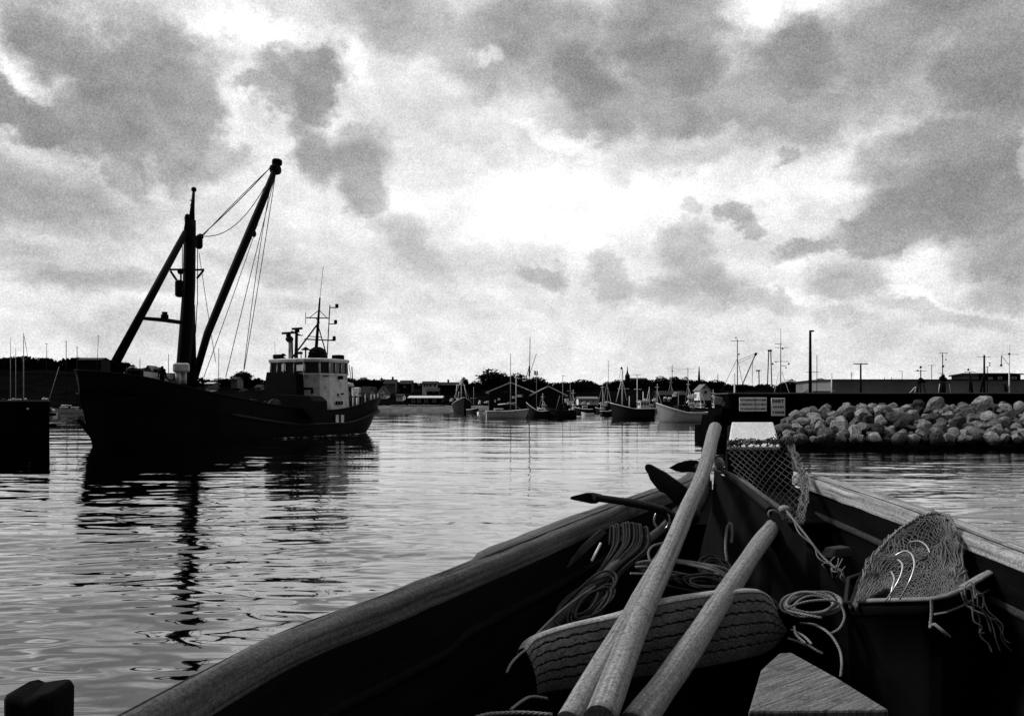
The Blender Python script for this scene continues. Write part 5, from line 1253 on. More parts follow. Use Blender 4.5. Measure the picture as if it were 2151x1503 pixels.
# inner edge of the gunwales, left and right: x, distance, drop below the eye
GL = [(1.12, 4.50, .385), (.92, 4.00, .40), (.445, 3.13, .41), (.034, 2.35, .43), (-.277, 1.80, .45), (-.404, 1.55, .45), (-.52, 1.144, .45), (-.72, .30, .45), (-.80, -.5, .44), (-.74, -1.4, .42)]
GR = [(1.505, 4.28, .383), (1.492, 4.00, .387), (1.488, 3.13, .41), (1.468, 2.35, .445), (1.43, 1.75, .45), (1.40, 1.45, .45), (1.33, 1.0, .45), (1.16, .2, .45), (.95, -.6, .44), (.66, -1.5, .42)]
def own_boat():
    root = thing('wooden_boat', 'open wooden boat in the foreground with weathered pale rails and a tarred black inside', 'boat', (.6, 1.5, 0))
    NS = 10
    L_ = catmull([(a, b, H - c) for a, b, c in GL], NS); R_ = catmull([(a, b, H - c) for a, b, c in GR], NS)
    n = len(L_)
    def offs(P, sgn, i):
        t = (P[min(i + 1, n - 1)] - P[max(i - 1, 0)]); t.z = 0; t.normalize(); return Vector((-t.y, t.x, 0)) * sgn
    for (P, sgn, nm) in ((L_, -1, 'l'), (R_, 1, 'r')):
        prof_rows = []; uv = []; Ls = 0
        for i, p in enumerate(P):
            o = offs(P, sgn, i)
            if nm == 'l': w = .128 if p.y > 2.30 else (.128 - (2.30 - p.y) / .12 * .055 if p.y > 2.18 else .073 - min(.018, (2.18 - p.y) * .02))
            else: w = .155
            w *= 1 + .05 * noise.noise(Vector((p.x * 4, p.y * 4, 0)))
            if i: Ls += (p - P[i - 1]).length
            dz = .004 * noise.noise(Vector((p.x * 6, p.y * 6, 3)))
            prof = [(0, -.055), (0, -.012), (.006, -.003), (.016, .001), (w * .35, .005), (w * .5, .006), (w * .65, .005), (w - .02, -.002), (w - .006, -.008), (w, -.02), (w, -.06), (w - .02, -.075)]
            prof_rows.append([p + o * a + Vector((0, 0, b + dz)) for a, b in prof]); uv += [(Ls, a - b) for a, b in prof]
        if nm == 'r': prof_rows = [list(r) for r in prof_rows]
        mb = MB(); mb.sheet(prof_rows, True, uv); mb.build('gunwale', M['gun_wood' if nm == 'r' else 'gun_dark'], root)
        # beading groove along the rail
        mb = MB(); mb.tube([P[i] + offs(P, sgn, i) * (.035) + Vector((0, 0, .0045)) for i in range(1, n - 1)], .0025, 5); mb.build('rail_seam', M['plank_mid'], root)
        # rubbing strake outside
    # hull shell: inner skin and outer skin from the rails to the keel
    rows = []; uv = []; Ls = 0; rows_o = []; keel_z = .55
    for i in range(n):
        a, b = L_[i], R_[i]; mid = (a + b) / 2; half = (b - a) / 2
        if i: Ls += (mid - (L_[i - 1] + R_[i - 1]) / 2).length
        depth = a.z - keel_z
        zk = keel_z + max(0, (mid.y - 3.6)) * 1.25
        r = []; ro = []
        for k in range(-9, 10):
            u = k / 9; f = abs(u) ** .55 if u else 0
            z = zk + (a.z - .05 - zk) * (abs(u) ** 2.3)
            q = mid + half * (math.copysign(min(1, abs(u) ** .62 * (1 + .05 * math.sin(abs(u) * PI))), u) if u else 0); q.z = z
            lap = .010 * ((abs(k) % 2))
            r.append(q - half.normalized() * lap * (1 if u > 0 else -1)); uv.append((Ls, u * 1.6))
            qo = q.copy(); qo += half.normalized() * .09 * u; qo.z -= .05 if abs(u) < .98 else 0; ro.append(qo)
        rows.append(r); rows_o.append(ro)
    mb = MB(); mb.sheet(rows, True, uv); mb.build('inner_planking', M['plank_dark'], root)
    mb = MB(); mb.sheet(rows_o, True, uv)
    mb.add(rows_o[-1] + [L_[-1], R_[-1]], [tuple(range(19))]); mb.build('hull', M['hull_black'], root)
    # stringer rails a hand below each gunwale
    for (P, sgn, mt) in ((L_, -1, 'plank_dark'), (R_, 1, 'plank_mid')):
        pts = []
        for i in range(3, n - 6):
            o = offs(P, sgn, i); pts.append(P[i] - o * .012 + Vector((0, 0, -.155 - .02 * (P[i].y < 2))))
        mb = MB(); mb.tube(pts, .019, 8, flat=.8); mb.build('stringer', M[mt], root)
    # floorboards
    zf = .95
    for k in range(7):
        xo = -.42 + k * .14
        mb = MB(); a0 = Vector((.42 + xo, -1.0, zf)); b0 = Vector((1.0 + xo * .9, 3.0, zf)); t = (b0 - a0).normalized(); c = (a0 + b0) / 2
        mb.box(c, (.125, (b0 - a0).length, .022), rz=-math.atan2(t.x, t.y), bev=.004); mb.build('floorboard', M['plank_dark'], root)
    # stem post with a white sloping head
    dS = 4.42
    tl, tr, br, bl = W(1537, 885, 4.62), W(1624, 885, 4.62), W(1640, 938, 4.40), W(1529, 938, 4.40)
    back = Vector((.005, .012, -.02))
    mb = MB()
    low = [W(1527, 950, 4.34), W(1643, 950, 4.34)]
    fr_ = [tl, tr, br, bl]
    foot = [Vector((br.x, br.y - .10, .9)), Vector((bl.x, bl.y - .10, .9))]
    bk = [tl + back, tr + back, br + Vector((0, .012, -.02)), bl + Vector((0, .012, -.02))]
    b2 = [tl + Vector((.03, .2, -.03)), tr + Vector((-.0, .2, -.03))]
    mb.add([bk[3], bk[2], foot[0], foot[1], b2[0], b2[1], foot[0] + Vector((0, .5, 0)), foot[1] + Vector((0, .5, 0)), bk[0], bk[1]],
           [(0, 1, 2, 3), (0, 3, 7, 4, 8), (1, 9, 5, 6, 2), (4, 7, 6, 5), (8, 4, 5, 9), (0, 8, 9, 1)])
    post = mb.build('stem_post', M['plank_dark'], root)
    mb = MB(); mb.add(fr_ + bk, [(0, 1, 2, 3), (0, 4, 5, 1), (1, 5, 6, 2), (0, 3, 7, 4), (4, 7, 6, 5), (3, 2, 6, 7)])
    mb.build('post_head', M['white_post'], post, bevel=.008)
    mb = MB(); mb.prism([W(1600, 940, 4.43), W(1636, 941, 4.43), W(1660, 962, 4.43), W(1670, 1010, 4.43), W(1668, 1120, 4.43), W(1600, 1120, 4.43)], (0, .22, 0)); mb.build('cheek_block', M['plank_dark'], root)
    # breasthook / small foredeck behind the anchor
    q = [Vector((L_[14].x + .02, L_[14].y, L_[14].z - .16)), Vector((R_[14].x - .02, R_[14].y, R_[14].z - .16)), Vector((R_[1].x, R_[1].y, R_[1].z - .10)), Vector((L_[1].x, L_[1].y, L_[1].z - .10))]
    mb = MB(); mb.prism(q, (0, 0, -.04)); mb.build('foredeck', M['plank_dark'], root)
    # worn thwart at the bottom right
    z = H - .70
    def T(px, py, zz=z): return D_(px, py, H - zz)
    poly = [T(1572, 1492), T(1598, 1405), T(1636, 1370), T(1662, 1368), T(1760, 1422), T(1868, 1489)]  # shade put into the outline: left edge cut back to the lit wedge
    mb = MB(); mb.prism(poly, (0, 0, -.04)); mb.uv = [(v[0] * .8 + v[1] * .6, v[1] * .8 - v[0] * .6) for v in mb.v]; mb.build('thwart', M['thwart_wood'], root, bevel=.006)
    mb = MB(); a, b = T(1440, 1506, z + .004), T(1990, 1512, z + .004); mb.box((a + b) / 2 + Vector((0, -.05, -.03)), ((b - a).length, .12, .07), rz=-.02, bev=.012); mb.build('thwart_edge', M['plank_dark'], root)
    # small block on the right side, bits of wood beneath the rail
    for (px, py, w, h) in ((1760, 1158, .13, .035),):
        c = W(px, py, 3.0); mb = MB(); mb.box(c, (w, .06, h), rz=.5, bev=.004, taper=(.7, .8)); mb.build('knee_block', M['plank_mid'], root)
    # timber head standing on the left rail, hollowed top
    rows = []; c = W(84, 1466, 1.06)
    for (z, k) in ((-.12, .95), (.0, 1.0), (.016, 1.0), (.022, .93), (.024, .8)):
        r = []
        for j in range(20):
            an = 2 * PI * j / 20; ux = max(-1, min(1, math.cos(an) * 1.25)) ; uy = max(-1, min(1, math.sin(an) * 1.25))
            dip = -.008 * math.exp(-((ux + .1) / .35) ** 2) if z > .01 else 0
            r.append(c + Vector((ux * .0315 * k, uy * .035 * k, z - .008 + dip)))
        rows.append(r + [r[0]])
    mb = MB(); mb.sheet(rows, True); mb.add(rows[-1][:20], [tuple(range(20))]); mb.build('timber_head', M['plank_dark'], root)
    return L_, R_
GLc, GRc = own_boat()

def oars():
    def pole(name, lab, pts, rs, crack=True, cat='oar'):
        P = catmull([W(*p) for p in pts], 10); m = len(P)
        RR = []
        for i in range(m):
            u = i / (m - 1) * (len(rs) - 1); k = min(int(u), len(rs) - 2); RR.append(rs[k] + (rs[k + 1] - rs[k]) * (u - k))
        P = [p + Vector((noise.noise(p * 2.2) * .007, 0, noise.noise(p * 2.5 + Vector((5, 5, 5))) * .007)) for p in P]
        RR = [r * (1 + .06 * noise.noise(p * 7)) for r, p in zip(RR, P)]
        root = thing(name, lab, cat, P[-1])
        mb = MB()
        t0 = (P[1] - P[0]).normalized()
        cap = [P[0] - t0 * RR[0] * .55, P[0] - t0 * RR[0] * .40, P[0] - t0 * RR[0] * .15]
        mb.tube(cap + P, [RR[0] * .45, RR[0] * .75, RR[0] * .95] + RR, 20); mb.build('shaft', M['oar_wood'], root)
        return root, P, RR
    r1, P, RR = pole('oar', 'longest pale wooden oar, its tip highest, standing beside the white stem head', [(1503, 898, 3.9), (1478, 990, 3.25), (1436, 1090, 2.75), (1386, 1200, 2.36), (1340, 1300, 2.05), (1258, 1512, 1.62)], [.031, .029, .029, .030, .031, .033])
    mb = MB(); c = W(1505.5, 921, 3.75) + Vector((.026, -.005, 0)); mb.box(c, (.016, .02, .035), bev=.004); mb.build('notch', M['plank_dark'], r1)
    # drying crack down the loom
    mb = MB(); mb.tube([W(1386, 1215, 2.25), W(1352, 1285, 2.04), W(1322, 1350, 1.88), W(1290, 1430, 1.73)], [.0006, .0016, .0016, .0006], 4); mb.build('crack', M['plank_dark'], r1)
    r2, _, _ = pole('oar', 'second oar lying tight against the left of the longest one at the bottom edge', [(1400, 1150, 2.75), (1335, 1270, 2.25), (1268, 1390, 1.88), (1192, 1520, 1.62)], [.022, .026, .028, .028])
    r3, P, RR = pole('oar', 'thick pale oar on the right whose blunt end lies under the knotted cord', [(1630, 1097, 3.05), (1592, 1150, 2.8), (1520, 1250, 2.4), (1440, 1375, 2.02), (1325, 1530, 1.68)], [.030, .031, .031, .033, .034])
    mb = MB(); mb.tube([W(1440, 1395, 1.93), W(1405, 1440, 1.83), W(1370, 1490, 1.73)], [.0006, .0015, .0006], 4); mb.build('crack', M['plank_dark'], r3)
oars()

def anchor():
    root = thing('anchor', 'black iron anchor with broad pointed flukes lying over the left rail at the bow', 'anchor', W(1430, 1080, 3.0))
    IR = M['anchor_iron']
    def palm(poly, d0, d1, th=.028, ext=None):
        xs = [p[0] for p in poly]; x0, x1 = min(xs), max(xs)
        P = [W(p[0], p[1], d0 + (d1 - d0) * (p[0] - x0) / (x1 - x0)) for p in poly]
        mb = MB(); mb.prism(P, ext or (.006, th, -.004)); mb.build('fluke', IR, root, bevel=.006)
    palm([(1197, 1046), (1200, 1042), (1216, 1038), (1232, 1034), (1246, 1034), (1262, 1037), (1266, 1052), (1258, 1053), (1250, 1057), (1240, 1057), (1222, 1053), (1206, 1050), (1198, 1048)], 2.62, 2.7)
    mb = MB(); mb.tube(catmull([W(1245, 1044, 2.66), W(1290, 1050, 2.72), W(1340, 1058, 2.8), W(1380, 1068, 2.88), W(1412, 1085, 2.98), W(1445, 1095, 3.1)], 5), [.0165] * 8 + [.019] * 8 + [.024] * 10, 10, flat=.8); mb.build('arm', IR, root)
    palm([(1354, 977), (1360, 973), (1369, 975), (1383, 983), (1399, 991), (1411, 1000), (1424, 1009), (1440, 1021), (1462, 1042), (1470, 1066), (1440, 1080), (1420, 1060), (1398, 1036), (1386, 1032), (1373, 1017), (1365, 1006), (1361, 995), (1355, 985)], 3.05, 3.2, .03)
    palm([(1404, 982), (1410, 979), (1422, 972), (1436, 968), (1450, 965), (1464, 966), (1475, 973), (1484, 984), (1478, 996), (1462, 992), (1448, 990), (1434, 991), (1420, 989), (1410, 984)], 3.5, 3.62, .03)
    mb = MB(); mb.tube(catmull([W(1466, 980, 3.56), W(1480, 1000, 3.5), W(1478, 1040, 3.35), W(1455, 1078, 3.15), W(1425, 1095, 3.02)], 5), .024, 10); mb.build('arm', IR, root)
    # crown and long thin shank running down into the boat
    mb = MB(); mb.ball(W(1440, 1082, 3.08), .05, 12, (1.2, 1, .9)); mb.build('crown', IR, root)
    mb = MB(); mb.tube(catmull([W(1425, 1082, 3.05), W(1372, 1125, 2.85), W(1300, 1180, 2.65), W(1225, 1250, 2.5), W(1150, 1322, 2.35), W(1116, 1352, 2.28)], 6), [.019] * 4 + [.016] * 20 + [.011] * 7, 10); mb.build('shank', M['anchor_shank'], root)
    mb = MB(); P = [W(1390, 1092, 2.9) + Vector((.028 * math.cos(a * .5), 0, .035 * math.sin(a * .5))) for a in range(13)]; mb.tube(P, .004, 6, closed=True); mb.build('shackle', M['hook'], root)
    # curved stock with ball ends
    mb = MB(); Ps = catmull([W(1500, 984, 3.55), W(1535, 997, 3.45), W(1570, 1017, 3.3), W(1605, 1043, 3.15), W(1645, 1072, 3.0)], 6)
    mb.tube(Ps, .010, 10); st = mb.build('stock', M['anchor_shank'], root)
    mb = MB(); mb.ball(W(1511, 974, 3.52), .027, 12, (.85, 1, 1.1)); mb.build('stock_ball', M['oar_wood'], root)
    mb = MB(); mb.ball(W(1648, 1069, 2.98), .020, 12, (1.15, 1, .8)); mb.build('stock_ball', M['oar_wood'], root)
    mb = MB(); mb.tube(catmull([W(1534, 1004, 3.42), W(1560, 1022, 3.3), W(1590, 1048, 3.15), W(1618, 1072, 3.02)], 5), .016, 8); mb.build('stock_key', IR, root)
anchor()

def nets():
    # net draped over the stem post: laid on a bent sheet
    root = thing('fishing_net', 'diamond-mesh fishing net draped over the stem post below its white head', 'net', W(1590, 1000, 4.2))
    TL, TR, BR, BL = (1528, 938, 4.28), (1652, 934, 4.30), (1668, 1098, 3.45), (1612, 1076, 3.35)
    def surf(u, v):
        bulge = 22 * math.sin(v * PI) * u ** 3
        px = (TL[0] * (1 - u) + TR[0] * u) * (1 - v) + (BL[0] * (1 - u) + BR[0] * u) * v + bulge - 18 * math.sin(v * PI) * (1 - u)
        py = (TL[1] * (1 - u) + TR[1] * u) * (1 - v) + (BL[1] * (1 - u) + BR[1] * u) * v + 6 * math.sin(u * PI) * v
        d = (TL[2] * (1 - u) + TR[2] * u) * (1 - v) + (BL[2] * (1 - u) + BR[2] * u) * v - .05 * math.sin(u * PI) + .03 * math.sin(9 * u + 3 * v)
        return W(px, py, d)
    mb = MB(); nu, nv = 9, 11
    for sgn in (1, -1):
        for k in range(-nv, nu + nv + 1):
            pts = []
            for j in range(0, nv * 6 + 1):
                v = j / (nv * 6); u = (k + sgn * v * nv) / nu
                if -.001 <= u <= 1.001:
                    z = .10 * math.sin(j * PI / 3) / nu * 0; pts.append(surf(max(0, min(1, u + z)), v))
                elif len(pts) > 1: break
            if len(pts) > 2: mb.tube(pts, .0022, 4)
    rnd = random.Random(4)
    for sgn in (1, -1):                                   # knots
        pass
    for k in range(nu * 2 + 1):
        for j in range(nv * 2 + 1):
            if (k + j) % 2 == 0: mb.ball(surf(k / (2 * nu), j / (2 * nv)), .0055, 6)
    mb.build('mesh', M['net_dark'], root)
    # bunched head rope along the top and the gathered right edge
    mb = MB()
    for q in range(12):
        pts = []
        for i in range(26):
            u = i / 25; p = surf(u, 0) + Vector((rnd.gauss(0, .004), -.02 + rnd.gauss(0, .007), .012 + .016 * abs(math.sin(i * 1.1 + q)) + rnd.gauss(0, .008)))
            pts.append(p)
        mb.tube(catmull(pts, 2), rnd.uniform(.0022, .0042), 5)
    for q in range(16):
        pts = []; ph = rnd.uniform(0, 6)
        for i in range(30):
            v = i / 29; p = surf(1.0, v) + Vector((rnd.gauss(0, .004) + .016 * math.sin(i * .8 + ph) + .01, -.02 + rnd.gauss(0, .006), rnd.gauss(0, .005)))
            pts.append(p)
        mb.tube(catmull(pts, 2), rnd.uniform(.002, .0036), 5)
    mb.build('gathered_edge', M['net_twine'], root)
    mb = MB()
    for q in range(26):
        u = rnd.uniform(.75, 1.04); p = surf(min(u, 1), 0) + Vector((0, -.02, .02)); pts = [p]
        for i in range(4): pts.append(pts[-1] + Vector((rnd.gauss(.006, .012), rnd.gauss(0, .006), rnd.gauss(.003, .012))))
        mb.tube(catmull(pts, 3), .002, 4)
    mb.build('frayed_twine', M['net_twine'], root)
    # dark canvas hanging from the stock towards the floor
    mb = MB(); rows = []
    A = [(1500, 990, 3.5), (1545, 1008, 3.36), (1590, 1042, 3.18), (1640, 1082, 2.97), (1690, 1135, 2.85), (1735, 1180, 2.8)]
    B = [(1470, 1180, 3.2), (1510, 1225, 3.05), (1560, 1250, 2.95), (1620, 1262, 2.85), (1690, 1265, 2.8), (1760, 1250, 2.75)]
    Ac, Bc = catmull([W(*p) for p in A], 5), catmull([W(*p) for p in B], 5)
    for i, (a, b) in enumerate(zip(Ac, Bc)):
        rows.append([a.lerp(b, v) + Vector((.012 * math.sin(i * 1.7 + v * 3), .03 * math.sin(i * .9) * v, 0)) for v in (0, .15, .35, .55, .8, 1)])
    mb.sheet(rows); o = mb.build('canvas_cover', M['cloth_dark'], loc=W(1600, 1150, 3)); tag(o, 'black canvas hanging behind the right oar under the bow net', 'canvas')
    # cord running on from the stock to the right
    mb = MB(); P = catmull([W(1652, 1072, 2.96), W(1690, 1120, 2.86), W(1725, 1165, 2.8), W(1752, 1190, 2.76), W(1768, 1200, 2.74), W(1776, 1225, 2.74)], 8)
    mb.rope(P, .0042); mb.rope([p + Vector((.008 * math.sin(i * .7), 0, -.012)) for i, p in enumerate(P)], .003)
    for q in range(18):
        i = rnd.randrange(len(P) // 2, len(P)); p = P[i]; mb.tube([p, p + Vector((rnd.gauss(0, .012), rnd.gauss(0, .01), rnd.gauss(0, .012))), p + Vector((rnd.gauss(0, .02), 0, rnd.gauss(0, .018)))], .0016, 4)
    P = [W(1630 + 16 * math.cos(a * .45 + 2.6), 1085 - 14 * math.sin(a * .45), 2.93) for a in range(9)]
    mb.rope(P, .004)
    o = mb.build('cord', M['rope'], loc=P[0]); tag(o, 'frayed cord leading from the knob at the right oar end down the canvas edge', 'cord')
nets()

def fender():
    """section of tyre used as a fender: zigzag-grooved tread towards us, shoulder on top coloured paler as if lit"""
    top = catmull([W(1104, 1366, 2.02), W(1130, 1340, 2.05), W(1200, 1317, 2.09), W(1310, 1293, 2.16), W(1400, 1266, 2.24), W(1500, 1250, 2.34), W(1580, 1243, 2.44), W(1612, 1252, 2.5), W(1632, 1285, 2.54), W(1640, 1312, 2.56)], 24)
    bot = catmull([W(1128, 1458, 1.98), W(1150, 1452, 2.01), W(1220, 1442, 2.05), W(1310, 1426, 2.12), W(1400, 1412, 2.20), W(1500, 1396, 2.30), W(1575, 1380, 2.40), W(1608, 1370, 2.46), W(1630, 1355, 2.50), W(1642, 1335, 2.53)], 24)
    root = thing('tyre_fender', 'piece of tyre with zigzag tread used as a fender, lying across under the oars', 'fender', W(1380, 1420, 2.2))
    n = len(top); m = 56; rows = []; uv = []; Ls = 0
    nrm0 = None
    for i in range(n):
        a, b = top[i], bot[i]; t = (top[min(i + 1, n - 1)] - top[max(i - 1, 0)]).normalized(); nn = t.cross(b - a).normalized()
        if nn.y > 0: nn = -nn
        if i: Ls += (top[i] - top[i - 1]).length
        r = []
        for j in range(m + 1):
            v = j / m; p = a.lerp(b, v) + nn * (.018 * math.sin(v * PI) ** .8)
            g = 0
            for gv in (.14, .30, .47, .64, .80):
                zz = gv + .012 * (abs(((Ls * 46) % 2) - 1) * 2 - 1)
                if abs(v - zz) < .0125: g = -.009
            if v > .1 and v < .9 and abs(((Ls * 26 + 7 * v) % 1) - .5) < .035 and g == 0: g = -.0015
            r.append(p + nn * g); uv.append((Ls, v))
        rows.append(r)
    mb = MB(); mb.sheet(rows, False, uv); mb.build('tread', M['rubber'], root)
    # pale shoulder and back
    rows = []; rb = []
    for i in range(n):
        a, b = top[i], bot[i]; t = (top[min(i + 1, n - 1)] - top[max(i - 1, 0)]).normalized(); nn = t.cross(b - a).normalized()
        if nn.y > 0: nn = -nn
        up = (a - b).normalized()
        rows.append([a + nn * .003, a + up * .006 + nn * .001, a + up * .010 - nn * .012, a + up * .010 - nn * .035, a - nn * .05]); rb.append([a - nn * .05, b - nn * .07, b - nn * .008, b])
    mb = MB(); mb.sheet(rows, True); mb.build('shoulder', M['rubber_edge'], root)
    mb = MB(); mb.sheet(rb, True)
    for k in (0, -1): mb.add(rows[k] + rb[k][1:], [tuple(range(8))])
    mb.build('casing', M['cloth_dark'], root)
fender()

def ropes():
    rnd = random.Random(12)
    def coil(name, lab, c, rx, ry, tilt, n, r, mt, d, jit=.1, arc=None, dz=.012, sub=()):
        """loops lying around photo point c, half extents in pixels, at distance d"""
        mb = MB()
        for k in range(n):
            a0, a1 = arc or (0, 2 * PI)
            kk = 1 - .35 * (k / max(1, n - 1)) + rnd.gauss(0, jit * .5); sx, sy = rnd.gauss(0, jit * rx * .35), rnd.gauss(0, jit * ry * .5)
            pts = []
            for i in range(22):
                an = a0 + (a1 - a0) * i / 21 + rnd.gauss(0, .01) + k * .3 * (arc is None)
                x = rx * kk * math.cos(an); y = ry * kk * math.sin(an) * (1 + .2 * math.sin(an * 2 + k))
                X = x * math.cos(tilt) - y * math.sin(tilt) + c[0] + sx; Y = x * math.sin(tilt) + y * math.cos(tilt) + c[1] + sy
                # the loops lie flat: lower on the photo means nearer
                pts.append(W(X, Y, d - (Y - c[1]) / F * 3.2 - k * .006))
            mb.rope(catmull(pts, 3), r)
        for path in sub: mb.rope(catmull([W(*p) for p in path], 8), r)
        o = mb.build(name, M[mt], loc=W(c[0], c[1], d)); tag(o, lab, 'rope'); return o
    coil('rope_coil', 'coil of pale laid rope with wide loops right of the tyre fender', (1705, 1268), 66, 27, -.06, 7, .0042, 'rope', 2.55, .12,
         sub=([(1655, 1275, 2.5), (1700, 1262, 2.5), (1755, 1262, 2.5), (1774, 1290, 2.48), (1764, 1318, 2.45), (1745, 1330, 2.42)],
              [(1680, 1308, 2.5), (1712, 1312, 2.45), (1742, 1330, 2.4), (1762, 1360, 2.35), (1768, 1390, 2.3), (1766, 1420, 2.28)],
              [(1655, 1340, 2.45), (1690, 1352, 2.4), (1728, 1372, 2.36)], [(1662, 1322, 2.45), (1688, 1335, 2.4), (1705, 1352, 2.36)], [(1668, 1315, 2.45), (1672, 1332, 2.4), (1692, 1350, 2.36)], [(1655, 1282, 2.5), (1690, 1290, 2.45), (1726, 1297, 2.42)]))
    coil('rope_coil', 'stiff coil of rope behind the longest oar, its ends showing on both sides', (1440, 1198), 108, 20, .14, 8, .0046, 'rope', 2.7, .18,
         sub=([(1366, 1180, 2.65), (1362, 1160, 2.68), (1372, 1146, 2.7), (1392, 1140, 2.72)], [(1324, 1204, 2.6), (1350, 1205, 2.6), (1385, 1207, 2.6)],
              [(1335, 1190, 2.62), (1360, 1190, 2.6), (1392, 1196, 2.6)], [(1338, 1182, 2.62), (1362, 1178, 2.6), (1392, 1186, 2.6)]))
    coil('rope_coil', 'small dark twisted coil between the two pale oars', (1500, 1192), 34, 22, .3, 6, .0042, 'rope_dark', 2.85, .2)
    # rope hanging in a dark loop with one pale end
    mb = MB(); mb.rope(catmull([W(1528, 1180, 2.9), W(1524, 1150, 2.92), W(1527, 1110, 2.95), W(1535, 1098, 2.95), W(1538, 1120, 2.94), W(1536, 1140, 2.93)], 6), .0055)
    o = mb.build('rope_end', M['rope'], loc=W(1535, 1100, 2.95)); tag(o, 'short upright bight of pale rope between the two oars', 'rope')
    for (cx_, cy_, rx_, ry_, tl_, dd_, lab_) in ((1470, 1222, 60, 16, .1, 2.6, 'dark tangle of rope just above the tyre fender between the oars'), (1235, 1270, 70, 26, -.7, 2.4, 'faint dark loops under the anchor shank above the fender'), (1600, 1262, 40, 16, .4, 2.62, 'few dark turns of rope behind the right end of the tyre fender')):
        coil('rope_coil', lab_, (cx_, cy_), rx_, ry_, tl_, 6, .0042, 'rope_dark', dd_, .35)
    # left bundle: many strands hung over the stringer, bent into a bunch of loops
    mb = MB()
    for k in range(15):
        x0 = 1284 + k * 5.2 + rnd.gauss(0, 1.5); y0 = 1100 + rnd.gauss(0, 4) + abs(k - 6) * .8
        pts = [W(x0 - 2, y0 + 40, 2.75), W(x0, y0 + 6, 2.78), W(x0 + 3, y0, 2.78), W(x0 + 7, y0 + 5, 2.76), W(x0 + 4, y0 + 45, 2.7), W(x0 - 30 - k * 2, y0 + 100, 2.6), W(x0 - 70 - k * 2, y0 + 150 + k * 3, 2.5)]
        mb.rope(catmull(pts, 5), .0042)
    o = mb.build('rope_bundle', M['rope_dark'], loc=W(1320, 1110, 2.75)); tag(o, 'bundle of thin dark rope loops hung under the left rail by the anchor arm', 'rope')
    mb = MB()
    for k in range(8):
        f = k / 7
        pts = [W(1262 + 10 * f, 1112 + 6 * f, 2.75), W(1220 + 6 * f, 1150 + 10 * f, 2.66), W(1180 + rnd.gauss(0, 5), 1190 + 12 * f, 2.6), W(1140, 1208 + 8 * f + rnd.gauss(0, 3), 2.55), W(1098 + rnd.gauss(0, 5), 1206 + 14 * f, 2.52), W(1084 + 8 * f, 1195 + 4 * f, 2.52), W(1094, 1182 + 8 * f, 2.56), W(1130 + rnd.gauss(0, 6), 1190 + 3 * f, 2.6), W(1158, 1180 + 8 * f, 2.64), W(1188, 1170 + 10 * f, 2.66)]
        mb.rope(catmull(pts, 6), .0040)
    o = mb.build('rope_coil', M['rope_dark'], loc=W(1130, 1200, 2.55)); tag(o, 'loose coil of thin dark line on the left under the rail', 'rope')
    for pts, lab in (([(1101, 1236, 2.5), (1118, 1241, 2.5), (1130, 1240, 2.5), (1148, 1236, 2.52)], 'short bright white line end lying lowest in the loose dark coil on the left'), ([(1242, 1178, 2.62), (1252, 1160, 2.64), (1262, 1140, 2.66)], 'bright slanting bit of white line among the hanging dark loops'), ([(1152, 1198, 2.55), (1160, 1206, 2.55)], 'tiny bright fleck of line inside the loose dark coil')):
        mb = MB(); mb.tube(catmull([W(*p) for p in pts], 6), .0042, 8)
        o = mb.build('rope_end', M['white_post'], loc=W(*pts[0])); tag(o, lab, 'rope')
    # thin line leaving the fender at the lower left
    mb = MB(); mb.rope(catmull([W(1108, 1362, 2.0), W(1090, 1375, 1.98), W(1074, 1392, 1.95), W(1064, 1412, 1.93)], 6), .0035); mb.rope(catmull([W(1108, 1350, 2.06), W(1180, 1280, 2.3), W(1250, 1230, 2.5)], 6), .003)
    o = mb.build('line', M['rope'], loc=W(1090, 1380, 1.98)); tag(o, 'thin line curling off the left end of the tyre fender', 'rope')
    mb = MB(); mb.rope(catmull([W(985, 1512, 1.75), W(1020, 1500, 1.78), W(1060, 1497, 1.8), W(1100, 1496, 1.8), (W(1160, 1500, 1.8))], 6), .005)
    mb.rope(catmull([W(1072, 1490, 1.85), W(1098, 1470, 1.9), W(1118, 1462, 1.95), W(1150, 1466, 1.95)], 6), .004)
    o = mb.build('line', M['rope'], loc=W(1060, 1498, 1.8)); tag(o, 'rope lying along the bottom edge left of the oars', 'rope')
ropes()

